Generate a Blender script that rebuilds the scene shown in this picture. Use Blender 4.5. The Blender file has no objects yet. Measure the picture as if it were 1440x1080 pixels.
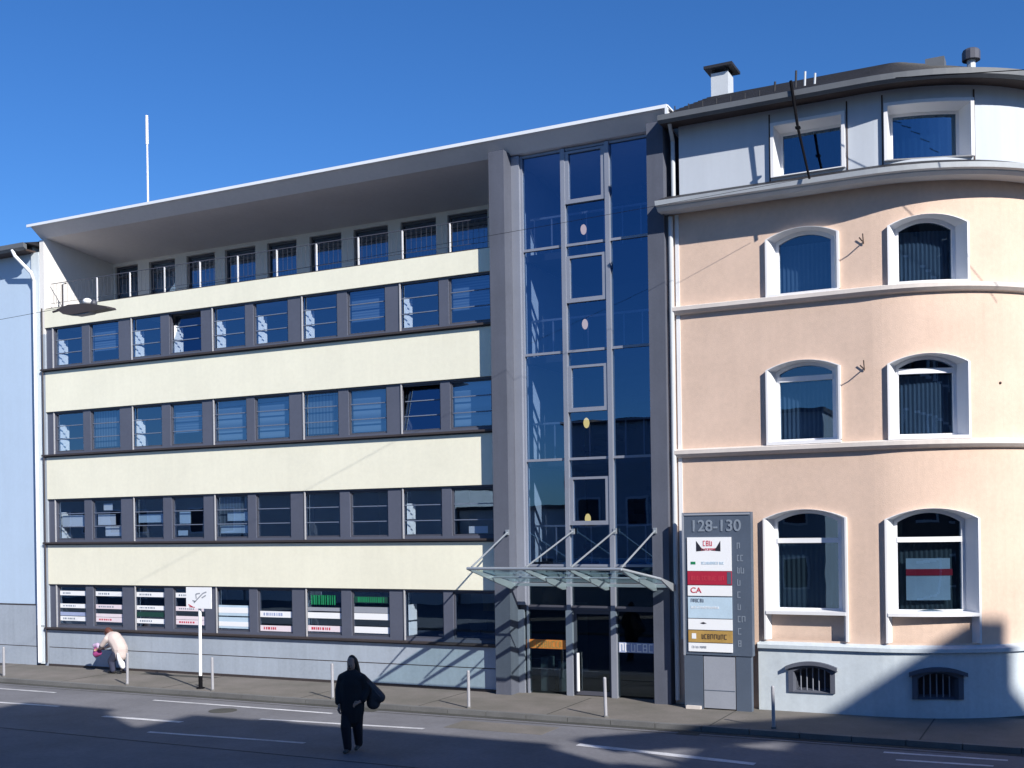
import bpy, math, random
from mathutils import Vector, Matrix
random.seed(7)
sc = bpy.context.scene
col = sc.collection
R_ = math.radians

# ------------------------------------------------------------------ materials
def nodes(name):
    m = bpy.data.materials.new(name); m.use_nodes = True
    nt = m.node_tree; nt.nodes.clear()
    out = nt.nodes.new('ShaderNodeOutputMaterial')
    return m, nt, out

def L(nt, a, b): nt.links.new(a, b)

def mat(name, c, rough=.75, var=.10, scale=3.0, metal=0.0, bump=0.0, bscale=60, streak=0.0, stain=None, spec=.4):
    """surface with broad blotches, fine grain and optional vertical rain streaks"""
    m, nt, out = nodes(name)
    b = nt.nodes.new('ShaderNodeBsdfPrincipled')
    b.inputs['Roughness'].default_value = rough
    b.inputs['Metallic'].default_value = metal
    b.inputs['Specular IOR Level'].default_value = spec
    L(nt, b.outputs[0], out.inputs[0])
    geo = nt.nodes.new('ShaderNodeNewGeometry')
    n1 = nt.nodes.new('ShaderNodeTexNoise'); n1.inputs['Scale'].default_value = scale * .25; n1.inputs['Detail'].default_value = 6
    n1.inputs['Roughness'].default_value = .65
    n2 = nt.nodes.new('ShaderNodeTexNoise'); n2.inputs['Scale'].default_value = scale * 6; n2.inputs['Detail'].default_value = 4
    L(nt, geo.outputs['Position'], n1.inputs['Vector']); L(nt, geo.outputs['Position'], n2.inputs['Vector'])
    mul = nt.nodes.new('ShaderNodeMath'); mul.operation = 'MULTIPLY_ADD'
    L(nt, n1.outputs['Fac'], mul.inputs[0]); mul.inputs[1].default_value = .7
    h = nt.nodes.new('ShaderNodeMath'); h.operation = 'MULTIPLY'; h.inputs[1].default_value = .3
    L(nt, n2.outputs['Fac'], h.inputs[0]); L(nt, h.outputs[0], mul.inputs[2])
    fac = mul.outputs[0]
    if streak:
        mp = nt.nodes.new('ShaderNodeMapping'); mp.inputs['Scale'].default_value = (5, 5, .35)
        L(nt, geo.outputs['Position'], mp.inputs['Vector'])
        n3 = nt.nodes.new('ShaderNodeTexNoise'); n3.inputs['Scale'].default_value = 1.0; n3.inputs['Detail'].default_value = 5
        L(nt, mp.outputs[0], n3.inputs['Vector'])
        mx = nt.nodes.new('ShaderNodeMix'); mx.data_type = 'FLOAT'; mx.inputs[0].default_value = streak
        L(nt, fac, mx.inputs[2]); L(nt, n3.outputs['Fac'], mx.inputs[3]); fac = mx.outputs[0]
    cr = nt.nodes.new('ShaderNodeValToRGB')
    cr.color_ramp.elements[0].position = .32; cr.color_ramp.elements[1].position = .68
    lo = [x * (1 - var) for x in c] if stain is None else list(stain)
    hi = [min(1, x * (1 + var * .6)) for x in c]
    cr.color_ramp.elements[0].color = (*lo, 1); cr.color_ramp.elements[1].color = (*hi, 1)
    L(nt, fac, cr.inputs[0]); L(nt, cr.outputs[0], b.inputs['Base Color'])
    if bump:
        n4 = nt.nodes.new('ShaderNodeTexNoise'); n4.inputs['Scale'].default_value = bscale; n4.inputs['Detail'].default_value = 3
        L(nt, geo.outputs['Position'], n4.inputs['Vector'])
        bp = nt.nodes.new('ShaderNodeBump'); bp.inputs['Strength'].default_value = bump; bp.inputs['Distance'].default_value = .01
        L(nt, n4.outputs['Fac'], bp.inputs['Height']); L(nt, bp.outputs[0], b.inputs['Normal'])
    return m

def glass(name, tint=(.5, .55, .6), refl=.25, rc=(.8, .9, 1), rough=.0, wob=.0):
    m, nt, out = nodes(name)
    t = nt.nodes.new('ShaderNodeBsdfTransparent'); t.inputs[0].default_value = (*tint, 1)
    g = nt.nodes.new('ShaderNodeBsdfGlossy'); g.inputs[0].default_value = (*rc, 1); g.inputs['Roughness'].default_value = rough
    gi = nt.nodes.new('ShaderNodeNewGeometry')
    dt = nt.nodes.new('ShaderNodeVectorMath'); dt.operation = 'DOT_PRODUCT'; L(nt, gi.outputs['Incoming'], dt.inputs[0]); L(nt, gi.outputs['True Normal'], dt.inputs[1])
    ab = nt.nodes.new('ShaderNodeMath'); ab.operation = 'ABSOLUTE'; L(nt, dt.outputs['Value'], ab.inputs[0])
    om = nt.nodes.new('ShaderNodeMath'); om.operation = 'SUBTRACT'; om.inputs[0].default_value = 1; L(nt, ab.outputs[0], om.inputs[1])
    pw = nt.nodes.new('ShaderNodeMath'); pw.operation = 'POWER'; pw.inputs[1].default_value = 5; L(nt, om.outputs[0], pw.inputs[0])
    mr = nt.nodes.new('ShaderNodeMapRange'); mr.inputs[3].default_value = refl; mr.inputs[4].default_value = 1
    L(nt, pw.outputs[0], mr.inputs[0])
    mx = nt.nodes.new('ShaderNodeMixShader'); L(nt, mr.outputs[0], mx.inputs[0])
    L(nt, t.outputs[0], mx.inputs[1]); L(nt, g.outputs[0], mx.inputs[2]); L(nt, mx.outputs[0], out.inputs[0])
    if wob:
        geo = nt.nodes.new('ShaderNodeNewGeometry')
        n = nt.nodes.new('ShaderNodeTexNoise'); n.inputs['Scale'].default_value = 1.3; n.inputs['Detail'].default_value = 1
        L(nt, geo.outputs['Position'], n.inputs['Vector'])
        bp = nt.nodes.new('ShaderNodeBump'); bp.inputs['Strength'].default_value = 1; bp.inputs['Distance'].default_value = wob
        L(nt, n.outputs['Fac'], bp.inputs['Height']); L(nt, bp.outputs[0], g.inputs['Normal'])
    return m

def stripes(name, c1, c2, scale, axis='Z', rough=.7, duty=.5):
    m, nt, out = nodes(name)
    b = nt.nodes.new('ShaderNodeBsdfPrincipled'); b.inputs['Roughness'].default_value = rough
    geo = nt.nodes.new('ShaderNodeNewGeometry'); sx = nt.nodes.new('ShaderNodeSeparateXYZ')
    L(nt, geo.outputs['Position'], sx.inputs[0])
    a = nt.nodes.new('ShaderNodeMath'); a.operation = 'MULTIPLY'; a.inputs[1].default_value = scale
    L(nt, sx.outputs[axis], a.inputs[0])
    f = nt.nodes.new('ShaderNodeMath'); f.operation = 'FRACT'; L(nt, a.outputs[0], f.inputs[0])
    cr = nt.nodes.new('ShaderNodeValToRGB')
    e = cr.color_ramp.elements
    e[0].position = max(0, duty - .12); e[0].color = (*c1, 1); e[1].position = min(1, duty + .12); e[1].color = (*c2, 1)
    L(nt, f.outputs[0], cr.inputs[0]); L(nt, cr.outputs[0], b.inputs['Base Color']); L(nt, b.outputs[0], out.inputs[0])
    return m

M = {}
M['cream'] = mat('cream_render', (.83, .805, .655), .85, .10, 1.6, streak=.2, bump=.35)
M['plinth'] = mat('plinth_render', (.36, .41, .48), .85, .22, 2.2, streak=.3, bump=.3)
M['concrete'] = mat('grey_concrete', (.095, .105, .14), .8, .22, 3.5, streak=.3, bump=.2)
M['ribbon'] = mat('anthracite_metal', (.095, .105, .145), .5, .12, 2, metal=.0)
M['frame_dark'] = mat('dark_frame', (.075, .078, .10), .45, .1, 3)
M['sill'] = mat('brown_sill', (.055, .045, .045), .5, .2, 4)
M['strip'] = mat('pale_strip', (.42, .42, .44), .5, .1, 4)
M['bar'] = mat('glazing_bar', (.15, .18, .25), .5, .1, 4)
M['alu'] = mat('aluminium', (.27, .29, .35), .4, .1, 4, metal=.2)
M['roof_white'] = mat('white_fascia', (.75, .78, .82), .6, .08, 3)
M['soffit'] = mat('soffit_render', (.80, .76, .76), .9, .08, 1.5)
M['recess'] = mat('recess_render', (.74, .72, .70), .9, .06, 2, streak=.4)
M['roofing'] = mat('bounce_tiles', (.50, .49, .48), .9, .15, 2)  # hidden balcony floor, made pale to bounce sunlight up to the soffit
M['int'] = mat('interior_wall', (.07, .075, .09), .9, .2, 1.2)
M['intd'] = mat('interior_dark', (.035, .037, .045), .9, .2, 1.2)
M['finw'] = mat('white_blind_stack', (.85, .85, .85), .8, .05, 5)
M['blind_blue'] = stripes('grey_blue_blind', (.10, .16, .24), (.20, .29, .38), 2.28, 'Z', duty=.45)
M['blind_dark'] = stripes('dark_vertical_blind', (.07, .10, .14), (.13, .18, .23), 9, 'X')
M['blind_fine'] = stripes('fine_blind', (.07, .13, .22), (.14, .21, .30), 14, 'Z')
M['peach'] = mat('peach_render', (.675, .505, .405), .88, .15, 1.9, streak=.15, bump=.5)
M['white'] = mat('white_paint', (.74, .74, .76), .6, .06, 4, streak=.3)
M['whitew'] = mat('white_window_frame', (.78, .79, .82), .4, .04, 4)
M['cornice'] = mat('cornice_paint', (.66, .60, .56), .7, .14, 4, streak=.3)
M['plinth2'] = mat('pale_blue_plinth', (.54, .60, .65), .85, .20, 2.2, streak=.25, bump=.3)
M['upper'] = mat('white_panel_wall', (.50, .54, .60), .8, .07, 2, streak=.5)
M['tile'] = mat('dark_slate', (.022, .022, .027), .6, .4, 8, bump=.4)
M['gutter'] = mat('zinc_gutter', (.13, .14, .155), .6, .15, 5, metal=.1)
M['gutterw'] = mat('pale_gutter', (.54, .57, .60), .5, .12, 5)
M['brown'] = mat('brown_eaves_board', (.06, .04, .035), .7, .3, 5)
M['glass'] = glass('window_glass', (.72, .80, .88), .27, (.45, .68, 1), wob=.0012)
M['glass_t'] = glass('tower_glass', (.45, .55, .68), .22, (.32, .60, 1), wob=.0012)
M['glass_p'] = glass('house_glass', (.40, .48, .55), .17, (.5, .75, 1), wob=.0015)
M['glass_e'] = glass('entrance_glass', (.42, .48, .50), .08, (.7, .85, 1))
M['canopy'] = glass('canopy_glass', (.72, .86, .86), .05, (.8, .95, 1), rough=.08)
M['steel'] = mat('stainless_steel', (.42, .46, .50), .35, .08, 6, metal=.5)
M['blue'] = mat('light_blue_render', (.46, .58, .73), .85, .07, 2, streak=.25, bump=.2)
M['pstrip'] = mat('pale_corner_paint', (.60, .66, .70), .7, .08, 3, streak=.4)
M['asphalt'] = mat('asphalt', (.16, .16, .178), .9, .30, 2.0, bump=.9, bscale=60)
M['pave'] = mat('pavement_surface', (.17, .152, .142), .9, .28, 3.4, bump=.5, bscale=70, stain=(.11, .105, .09))
M['kerb'] = mat('kerb_stone', (.15, .15, .15), .85, .25, 5)
M['kerbd'] = mat('gutter_dirt', (.06, .06, .055), .9, .3, 5)
M['mark'] = mat('road_paint', (.62, .62, .64), .8, .35, 5, stain=(.30, .30, .32))
M['earth'] = mat('ground_surface', (.10, .10, .10), .95, .2, .6)
M['board'] = mat('slate_blue_board', (.085, .11, .155), .5, .12, 4)
M['boardg'] = mat('grey_cabinet', (.30, .32, .37), .5, .1, 4)
M['text'] = mat('pale_lettering', (.22, .26, .32), .6, .05, 4)
M['black'] = mat('black_print', (.02, .02, .03), .6, .1, 4)
M['pwhite'] = mat('white_sign_panel', (.85, .86, .88), .5, .03, 4)
M['pblue'] = mat('pale_blue_panel', (.50, .64, .76), .5, .12, 6)
M['red'] = mat('dark_red_panel', (.42, .02, .05), .5, .1, 4)
M['redt'] = mat('red_print', (.55, .05, .08), .5, .1, 4)
M['gold'] = mat('gold_panel', (.48, .30, .09), .5, .3, 9)
M['orange'] = mat('orange_sticker', (.80, .25, .05), .6, .2, 6)
M['bsticker'] = mat('pale_blue_sticker', (.34, .40, .60), .6, .15, 6)
M['green'] = mat('green_sticker', (.01, .22, .09), .6, .35, 9)
M['gdark'] = mat('dark_green_print', (.01, .055, .045), .6, .3, 9)
M['pink_s'] = mat('pinkish_white_sticker', (.80, .70, .75), .6, .06, 6)
M['bollard'] = mat('pale_bollard_paint', (.34, .34, .37), .5, .15, 8)
M['lampy'] = None
M['coat'] = mat('black_coat', (.018, .017, .02), .85, .3, 12)
M['bag'] = mat('dark_grey_bag', (.06, .055, .06), .7, .25, 12)
M['trous'] = mat('dark_trousers', (.012, .013, .02), .85, .3, 12)
M['shoe'] = mat('grey_shoe', (.06, .065, .065), .6, .2, 12)
M['hair'] = mat('dark_hair', (.014, .011, .01), .5, .3, 30)
M['hair2'] = mat('auburn_hair', (.10, .035, .025), .6, .3, 30)
M['skin'] = mat('skin', (.38, .22, .16), .6, .1, 10)
M['beige'] = mat('beige_jacket', (.52, .44, .42), .85, .16, 10)
M['navy'] = mat('navy_trousers', (.03, .035, .07), .85, .2, 10)
M['pinkbag'] = mat('magenta_bag', (.36, .06, .22), .6, .35, 20)
M['lilac'] = mat('lilac_bag_top', (.50, .38, .55), .6, .2, 20)
M['plasticw'] = mat('white_plastic_bag', (.85, .85, .88), .5, .06, 10)
M['hwall'] = mat('opposite_render', (.62, .60, .56), .85, .12, 1.5)
M['hwall2'] = mat('opposite_grey_render', (.40, .43, .47), .85, .12, 1.5)
M['htile'] = mat('opposite_roof', (.05, .045, .045), .8, .3, 5)
M['hdark'] = mat('dark_brick', (.16, .12, .10), .9, .2, 4)
M['hglass'] = glass('opposite_glass', (.1, .1, .12), .2)
M['cable'] = mat('black_cable', (.006, .006, .008), .9, .1, 5, spec=.1)

m, nt, out = nodes('lit_globe')
e = nt.nodes.new('ShaderNodeEmission'); e.inputs[0].default_value = (1, .70, .25, 1); e.inputs[1].default_value = 1.2
L(nt, e.outputs[0], out.inputs[0]); M['lampy'] = m
m, nt, out = nodes('pale_globe')
e = nt.nodes.new('ShaderNodeEmission'); e.inputs[0].default_value = (1, .66, .50, 1); e.inputs[1].default_value = .9
L(nt, e.outputs[0], out.inputs[0]); M['lampw'] = m

# ------------------------------------------------------------------ helpers
def tag(o, label=None, cat=None, group=None, kind=None):
    if label: o['label'] = label
    if cat: o['category'] = cat
    if group: o['group'] = group
    if kind: o['kind'] = kind
    return o

def empty(name, loc, label, cat, group=None):
    o = bpy.data.objects.new(name, None); col.objects.link(o)
    o.location = loc; o.empty_display_size = .2
    return tag(o, label, cat, group)

def wloc(o):
    v = Vector((0, 0, 0))
    while o is not None:
        v += o.location; o = o.parent
    return v

def link(name, me, m, parent=None, label=None):
    o = bpy.data.objects.new(name, me); col.objects.link(o)
    for mm in (m if isinstance(m, (list, tuple)) else [m]): me.materials.append(mm)
    if parent:
        off = wloc(parent); me.transform(Matrix.Translation(-off)); o.parent = parent
    if label: o['label'] = label
    return o

class MB:
    def __init__(s): s.v = []; s.f = []; s.mi = []; s.smooth = False
    def quad(s, a, b, c, d, mi=0):
        n = len(s.v); s.v += [a, b, c, d]; s.f.append((n, n + 1, n + 2, n + 3)); s.mi.append(mi); return s
    def poly(s, pts, mi=0):
        n = len(s.v); s.v += list(pts); s.f.append(tuple(range(n, n + len(pts)))); s.mi.append(mi); return s
    def box(s, x0, x1, y0, y1, z0, z1, mi=0):
        n = len(s.v)
        s.v += [(x0, y0, z0), (x1, y0, z0), (x1, y1, z0), (x0, y1, z0), (x0, y0, z1), (x1, y0, z1), (x1, y1, z1), (x0, y1, z1)]
        for f in ((0, 3, 2, 1), (4, 5, 6, 7), (0, 1, 5, 4), (1, 2, 6, 5), (2, 3, 7, 6), (3, 0, 4, 7)):
            s.f.append(tuple(n + i for i in f)); s.mi.append(mi)
        return s
    def prism(s, pts, axis, a, b, mi=0):
        """extrude a 2-D polygon along axis ('X': pts are (y,z))"""
        n = len(s.v); k = len(pts)
        def P(p, t): return (t, p[0], p[1]) if axis == 'X' else ((p[0], t, p[1]) if axis == 'Y' else (p[0], p[1], t))
        s.v += [P(p, a) for p in pts] + [P(p, b) for p in pts]
        s.f.append(tuple(range(n + k - 1, n - 1, -1))); s.mi.append(mi)
        s.f.append(tuple(range(n + k, n + 2 * k))); s.mi.append(mi)
        for i in range(k):
            j = (i + 1) % k; s.f.append((n + i, n + j, n + k + j, n + k + i)); s.mi.append(mi)
        return s
    def tube(s, pts, r, seg=8, r2=None, caps=True, mi=0):
        pts = [Vector(p) for p in pts]; rings = []
        for i, p in enumerate(pts):
            d = (pts[min(i + 1, len(pts) - 1)] - pts[max(i - 1, 0)]).normalized()
            up = Vector((0, 0, 1)) if abs(d.z) < .95 else Vector((1, 0, 0))
            a = d.cross(up).normalized(); b = d.cross(a)
            rr = r if r2 is None else r + (r2 - r) * i / (len(pts) - 1)
            n = len(s.v); rings.append(n)
            for k in range(seg):
                t = 2 * math.pi * k / seg
                s.v.append(tuple(p + a * math.cos(t) * rr + b * math.sin(t) * rr))
        for i in range(len(rings) - 1):
            for k in range(seg):
                k2 = (k + 1) % seg
                s.f.append((rings[i] + k, rings[i] + k2, rings[i + 1] + k2, rings[i + 1] + k)); s.mi.append(mi)
        if caps:
            s.f.append(tuple(rings[0] + k for k in range(seg))[::-1]); s.mi.append(mi)
            s.f.append(tuple(rings[-1] + k for k in range(seg))); s.mi.append(mi)
        return s
    def ball(s, c, rx, ry, rz, nu=12, nv=8, mi=0):
        n = len(s.v)
        for j in range(nv + 1):
            ph = math.pi * j / nv
            for i in range(nu):
                th = 2 * math.pi * i / nu
                s.v.append((c[0] + rx * math.sin(ph) * math.cos(th), c[1] + ry * math.sin(ph) * math.sin(th), c[2] + rz * math.cos(ph)))
        for j in range(nv):
            for i in range(nu):
                i2 = (i + 1) % nu
                s.f.append((n + j * nu + i, n + (j + 1) * nu + i, n + (j + 1) * nu + i2, n + j * nu + i2)); s.mi.append(mi)
        return s
    def mesh(s, name='m'):
        me = bpy.data.meshes.new(name); me.from_pydata(s.v, [], s.f)
        for p, i in zip(me.polygons, s.mi): p.material_index = i
        if s.smooth:
            for p in me.polygons: p.use_smooth = True
        me.update(); return me
    def build(s, name, m, parent=None, label=None):
        return link(name, s.mesh(name), m, parent, label)

def B(name, m, parent, *boxes, label=None):
    mb = MB()
    for b in boxes: mb.box(*b)
    return mb.build(name, m, parent, label)

def G(name, m, parent, x0, x1, y, z0, z1):
    return MB().quad((x0, y, z0), (x1, y, z0), (x1, y, z1), (x0, y, z1)).build(name, m, parent)

def text_mesh(name, body, size, m, parent, loc, rot=(math.pi / 2, 0, 0), ext=.004, align='CENTER', sx=1, sp=1, label=None):
    cu = bpy.data.curves.new(name, 'FONT'); cu.body = body; cu.size = size; cu.extrude = ext
    cu.align_x = align; cu.align_y = 'CENTER'; cu.space_character = sp
    cu.offset = size * .012
    t = bpy.data.objects.new(name, cu); col.objects.link(t)
    bpy.context.view_layer.update()
    me = bpy.data.meshes.new_from_object(t.evaluated_get(bpy.context.evaluated_depsgraph_get()))
    bpy.data.objects.remove(t)
    from mathutils import Euler
    me.transform(Matrix.Translation(loc) @ Euler(rot).to_matrix().to_4x4() @ Matrix.Diagonal((sx, 1, 1, 1)))
    me.materials.clear()
    return link(name, me, m, parent, label)

def scribble(parent, x0, x1, z0, z1, y, mk, seed, gap=1.0, name='lettering'):
    """a line of small unreadable letter shapes"""
    rg = random.Random(seed); mb = MB(); x = x0; H = z1 - z0; lw = H * .13
    while x + H * .5 < x1:
        w = H * rg.uniform(.38, .6); k = rg.randint(0, 3)
        mb.box(x, x + lw, y - .002, y + .002, z0, z1)
        if k != 1: mb.box(x + lw, x + w, y - .002, y + .002, z1 - lw, z1)
        if k != 2: mb.box(x + lw, x + w, y - .002, y + .002, z0, z0 + lw)
        if k > 0: mb.box(x + w - lw, x + w, y - .0018, y + .0018, z0 + lw, z1 - lw)
        if k == 3: mb.box(x + lw, x + w - lw, y - .002, y + .002, (z0 + z1) / 2 - lw / 2, (z0 + z1) / 2 + lw / 2)
        x += w + H * .18 * gap
        if rg.random() < .12: x += H * .4
    return mb.build(name, M[mk], parent)

def copy_tree(o, parent=None, loc=None):
    c = o.copy(); col.objects.link(c)
    if parent is not None: c.parent = parent
    if loc is not None: c.location = loc
    for ch in list(o.children):
        copy_tree(ch, c)
    return c

# ================================================================== SETTING
g = MB().quad((-600, -600, -.16), (600, -600, -.16), (600, 600, -.16), (-600, 600, -.16)).build('ground', M['earth']); tag(g, kind='structure')
road = MB().quad((-120, -14.6, -.10), (100, -14.6, -.10), (100, -2.72, -.10), (-120, -2.72, -.10)).build('road', M['asphalt']); tag(road, kind='structure')
for (a, b, w) in [((-24.6, -5.46), (-22.5, -5.36), .15), ((-20.3, -6.03), (-18.0, -5.94), .17), ((-21.0, -3.72), (-15.5, -3.72), .13),
                  ((-16.6, -4.95), (-12.5, -4.62), .14), ((-17.8, -7.15), (-13.9, -6.88), .12), ((-8.8, -4.95), (-5.2, -5.42), .22),
                  ((-3.3, -3.5), (-1.2, -3.42), .12), ((-3.0, -4.1), (-1.4, -4.0), .12), ((-34, -3.7), (-24.5, -3.7), .13),
                  ((-30, -6.4), (-26, -6.2), .14)]:
    mb = MB(); n = 6
    dx, dy = b[0] - a[0], b[1] - a[1]
    for i in range(n):
        t0, t1 = i / n, (i + 1) / n
        j0, j1 = random.uniform(.85, 1.1), random.uniform(.85, 1.1)
        mb.quad((a[0] + dx * t0, a[1] + dy * t0 - w / 2 * j0, -.094), (a[0] + dx * t1, a[1] + dy * t1 - w / 2 * j0, -.094),
                (a[0] + dx * t1, a[1] + dy * t1 + w / 2 * j1, -.094), (a[0] + dx * t0, a[1] + dy * t0 + w / 2 * j1, -.094))
    mb.build('lane_marking', M['mark'], road)
# covers and patches
mh = MB().tube([(-18.2, -4.35, -.099), (-18.2, -4.35, -.090)], .33, seg=20).build('manhole_cover', M['kerbd'], road)
B('drain_grate', M['kerbd'], road, (-15.2, -14.75, -3.2, -2.97, -.099, -.093))
B('drain_grate', M['kerbd'], road, (-7.4, -6.95, -3.2, -2.97, -.099, -.093))
B('asphalt_patch', M['pave'], road, (-12.2, -9.9, -4.3, -3.4, -.0995, -.0955))
# tar repair seams
for (x0, x1, y) in [(-40, -2, -3.15), (-26, -8, -8.0)]:
    B('repair_seam', M['kerbd'], road, (x0, x1, y - .02, y + .02, -.097, -.095))
pv = B('pavement', M['pave'], None, (-120, 100, -2.6, .6, -.15, 0.0)); tag(pv, kind='structure')
for i, x in enumerate([-30, -25.6, -21.9, -17.3, -13.9, -10.6, -6.9, -2.8]):
    B('paving_joint', M['kerbd'], pv, (x, x + .03, -2.58, -.02, .001, .004))
B('paving_patch', M['kerbd'], pv, (-24.6, -21.9, -.55, -.28, .002, .005))
kb = MB()
x = -60.0
while x < 20:
    kb.box(x, x + .985, -2.74, -2.602, -.15, .012); x += 1.0
kb = kb.build('kerb', M['kerb']); tag(kb, kind='structure')
gd = B('gutter_channel', M['kerbd'], None, (-60, 20, -2.95, -2.745, -.12, -.092)); tag(gd, kind='structure')
opp = B('opposite_pavement', M['pave'], None, (-120, 100, -17, -14.6, -.15, 0.0)); tag(opp, kind='structure')
fc = B('forecourt', M['pave'], None, (-120, 100, -60, -17, -.15, -.002)); tag(fc, kind='structure')

# ================================================================== OFFICE BUILDING
office = empty('office_building', (-20, 0, 0), 'long cream office building with ribbon windows, overhanging roof and glazed stair tower', 'office building')
XL, XR = -28.95, -13.02       # main wing
BX = [-28.95, -25.40, -22.27, -19.09, -15.92, -13.05]
ROWS = {1: (1.22, 2.56), 2: (3.88, 5.22), 3: (6.62, 7.95), 4: (9.30, 10.59)}
# cream bands
for z0, z1 in ((2.56, 3.82), (5.22, 6.56), (7.95, 9.24)):
    B('spandrel_band', M['cream'], office, (XL, XR, 0, .32, z0, z1))
B('parapet_band', M['cream'], office, (XL, XR, 0, .28, 10.59, 11.17))
B('parapet_coping', M['sill'], office, (XL, XR, .03, .25, 11.172, 11.20))
# plinth with a joint
B('plinth_wall', M['plinth'], office, (XL, XR, .0, .32, .60, 1.16), (XL, XR, -.012, .32, .0, .575), (XL, XR, .02, .3, .575, .60))
B('plinth_joint', M['sill'], office, (XL, XR, -.002, .02, .577, .598))
B('base_strip', M['sill'], office, (XL, XR, -.03, -.014, .0, .07))
for r, (z0, z1) in ROWS.items():
    sb = MB().box(XL - .12, XR, -.10, .14, z0 - .062, z0 - .01)
    sb.box(XL - .12, XR, -.015, .3, z0 - .10, z0 - .062)
    sb.build('window_sill', M['sill'], office)
    # interior of the storey
    f = MB()
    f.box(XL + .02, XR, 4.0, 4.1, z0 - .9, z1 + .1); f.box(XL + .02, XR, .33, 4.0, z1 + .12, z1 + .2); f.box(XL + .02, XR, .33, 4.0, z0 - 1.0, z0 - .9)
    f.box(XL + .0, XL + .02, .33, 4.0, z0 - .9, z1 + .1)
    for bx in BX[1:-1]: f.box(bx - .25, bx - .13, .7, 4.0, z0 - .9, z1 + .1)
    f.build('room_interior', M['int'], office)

WX = [(-28.62, -27.42), (-27.08, -25.90), (-25.42 + .02, -24.22), (-23.84, -22.68), (-22.2, -21.08), (-20.70, -19.57), (-19.04, -17.93), (-17.52, -16.37), (-15.86, -14.74), (-14.40, -13.2)]
GW = 1.22
WXc = [(a + b) / 2 for a, b in WX]
for r, (z0, z1) in ROWS.items():
    f = MB(); zt = z1 - .05; zb = z0 + .06
    f.box(XL, XR, .06, .24, z0 - .009, zb); f.box(XL, XR, .06, .24, zt, z1 - .001)
    edges = [XL] + sum([[c - GW / 2, c + GW / 2] for c in WXc], []) + [XR]
    for i in range(0, len(edges), 2):
        f.box(edges[i], edges[i + 1], .06, .24, zb, zt)
    f.build('mullion_band', M['ribbon'], office)
    for bx in [XL + .30] + [b + .06 for b in BX[1:-1]]:
        B('joint_strip', M['strip'] if bx > -26 else M['strip'], office, (bx - .018, bx + .018, .03, .058, z0 + .0, z1 - .01))

def make_window(cx, z0, z1):
    zb, zt = z0 + .06, z1 - .05
    fr = MB(); x0, x1 = cx - GW / 2, cx + GW / 2; t = .055
    fr.box(x0, x0 + t, .10, .17, zb, zt); fr.box(x1 - t, x1, .10, .17, zb, zt)
    fr.box(x0 + t, x1 - t, .10, .17, zb, zb + t); fr.box(x0 + t, x1 - t, .10, .17, zt - t, zt)
    w = bpy.data.objects.new('window', fr.mesh('window')); col.objects.link(w)
    w.data.materials.append(M['frame_dark'])
    return w
# prototype window is built around local origin (0,0,0) = centre bottom of its opening
def win_proto():
    H = 1.33
    zb, zt = .06, H - .05
    x0, x1 = -GW / 2, GW / 2; t = .042
    fr = MB().box(x0, x0 + t, .10, .17, zb, zt).box(x1 - t, x1, .10, .17, zb, zt).box(x0 + t, x1 - t, .10, .17, zb, zb + t).box(x0 + t, x1 - t, .10, .17, zt - t, zt)
    me = fr.mesh('window'); me.materials.append(M['frame_dark'])
    pn = MB().quad((x0 + t, .134, zb + t), (x1 - t, .134, zb + t), (x1 - t, .134, zt - t), (x0 + t, .134, zt - t)).mesh('pane'); pn.materials.append(M['glass'])
    br = MB()
    for k in (1, 2):
        z = zb + (zt - zb) * k / 3; br.box(x0 + t, x1 - t, .108, .126, z - .012, z + .012)
    br = br.mesh('bar'); br.materials.append(M['bar'])
    bs = MB()
    # vertical blind by the left jamb, shaped as sun patches split by bar shade
    for k in range(4):
        y = .20 + k * .075; xo = x0 + .07 + .02 * (k % 2)
        for (za, zb_) in ((zb + .05, zb + .40), (zb + .45, zb + .86)):
            bs.prism([(xo, y), (xo + .07, y + .05), (xo + .06, y + .058), (xo - .01, y + .008)], 'Z', za, zb_)
    bs = bs.mesh('sun_patch_blind'); bs.materials.append(M['finw'])
    bl = {}
    for nm, mm, a in (('blue', 'blind_blue', .06), ('dark', 'blind_dark', .08), ('fine', 'blind_fine', .3)):
        q = MB().box(x0 + .04, x1 - .02, .235, .245, zb + (zt - zb) * a, zt + .0).mesh('blind'); q.materials.append(M[mm]); bl[nm] = q
    return me, pn, br, bs, bl
WM, PN, BR, BS, BLD = win_proto()
def sub(name, me, parent, loc=(0, 0, 0)):
    o = bpy.data.objects.new(name, me); col.objects.link(o); o.parent = parent; o.location = loc; return o
stack4 = {0, 2, 3, 4, 5, 6, 8}; stack3 = {0, 2}; stack2 = {0, 8}; stack1 = {8}
plan = {4: (stack4, {7: 'fine', 9: 'fine', 1: 'fine'}),
        3: (stack3, {4: 'blue', 5: 'blue', 6: 'dark', 7: 'blue', 9: 'blue', 3: 'fine', 1: 'dark'}),
        2: (stack2, {4: 'dark'}), 1: (stack1, {})}
stk_label = {}
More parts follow.
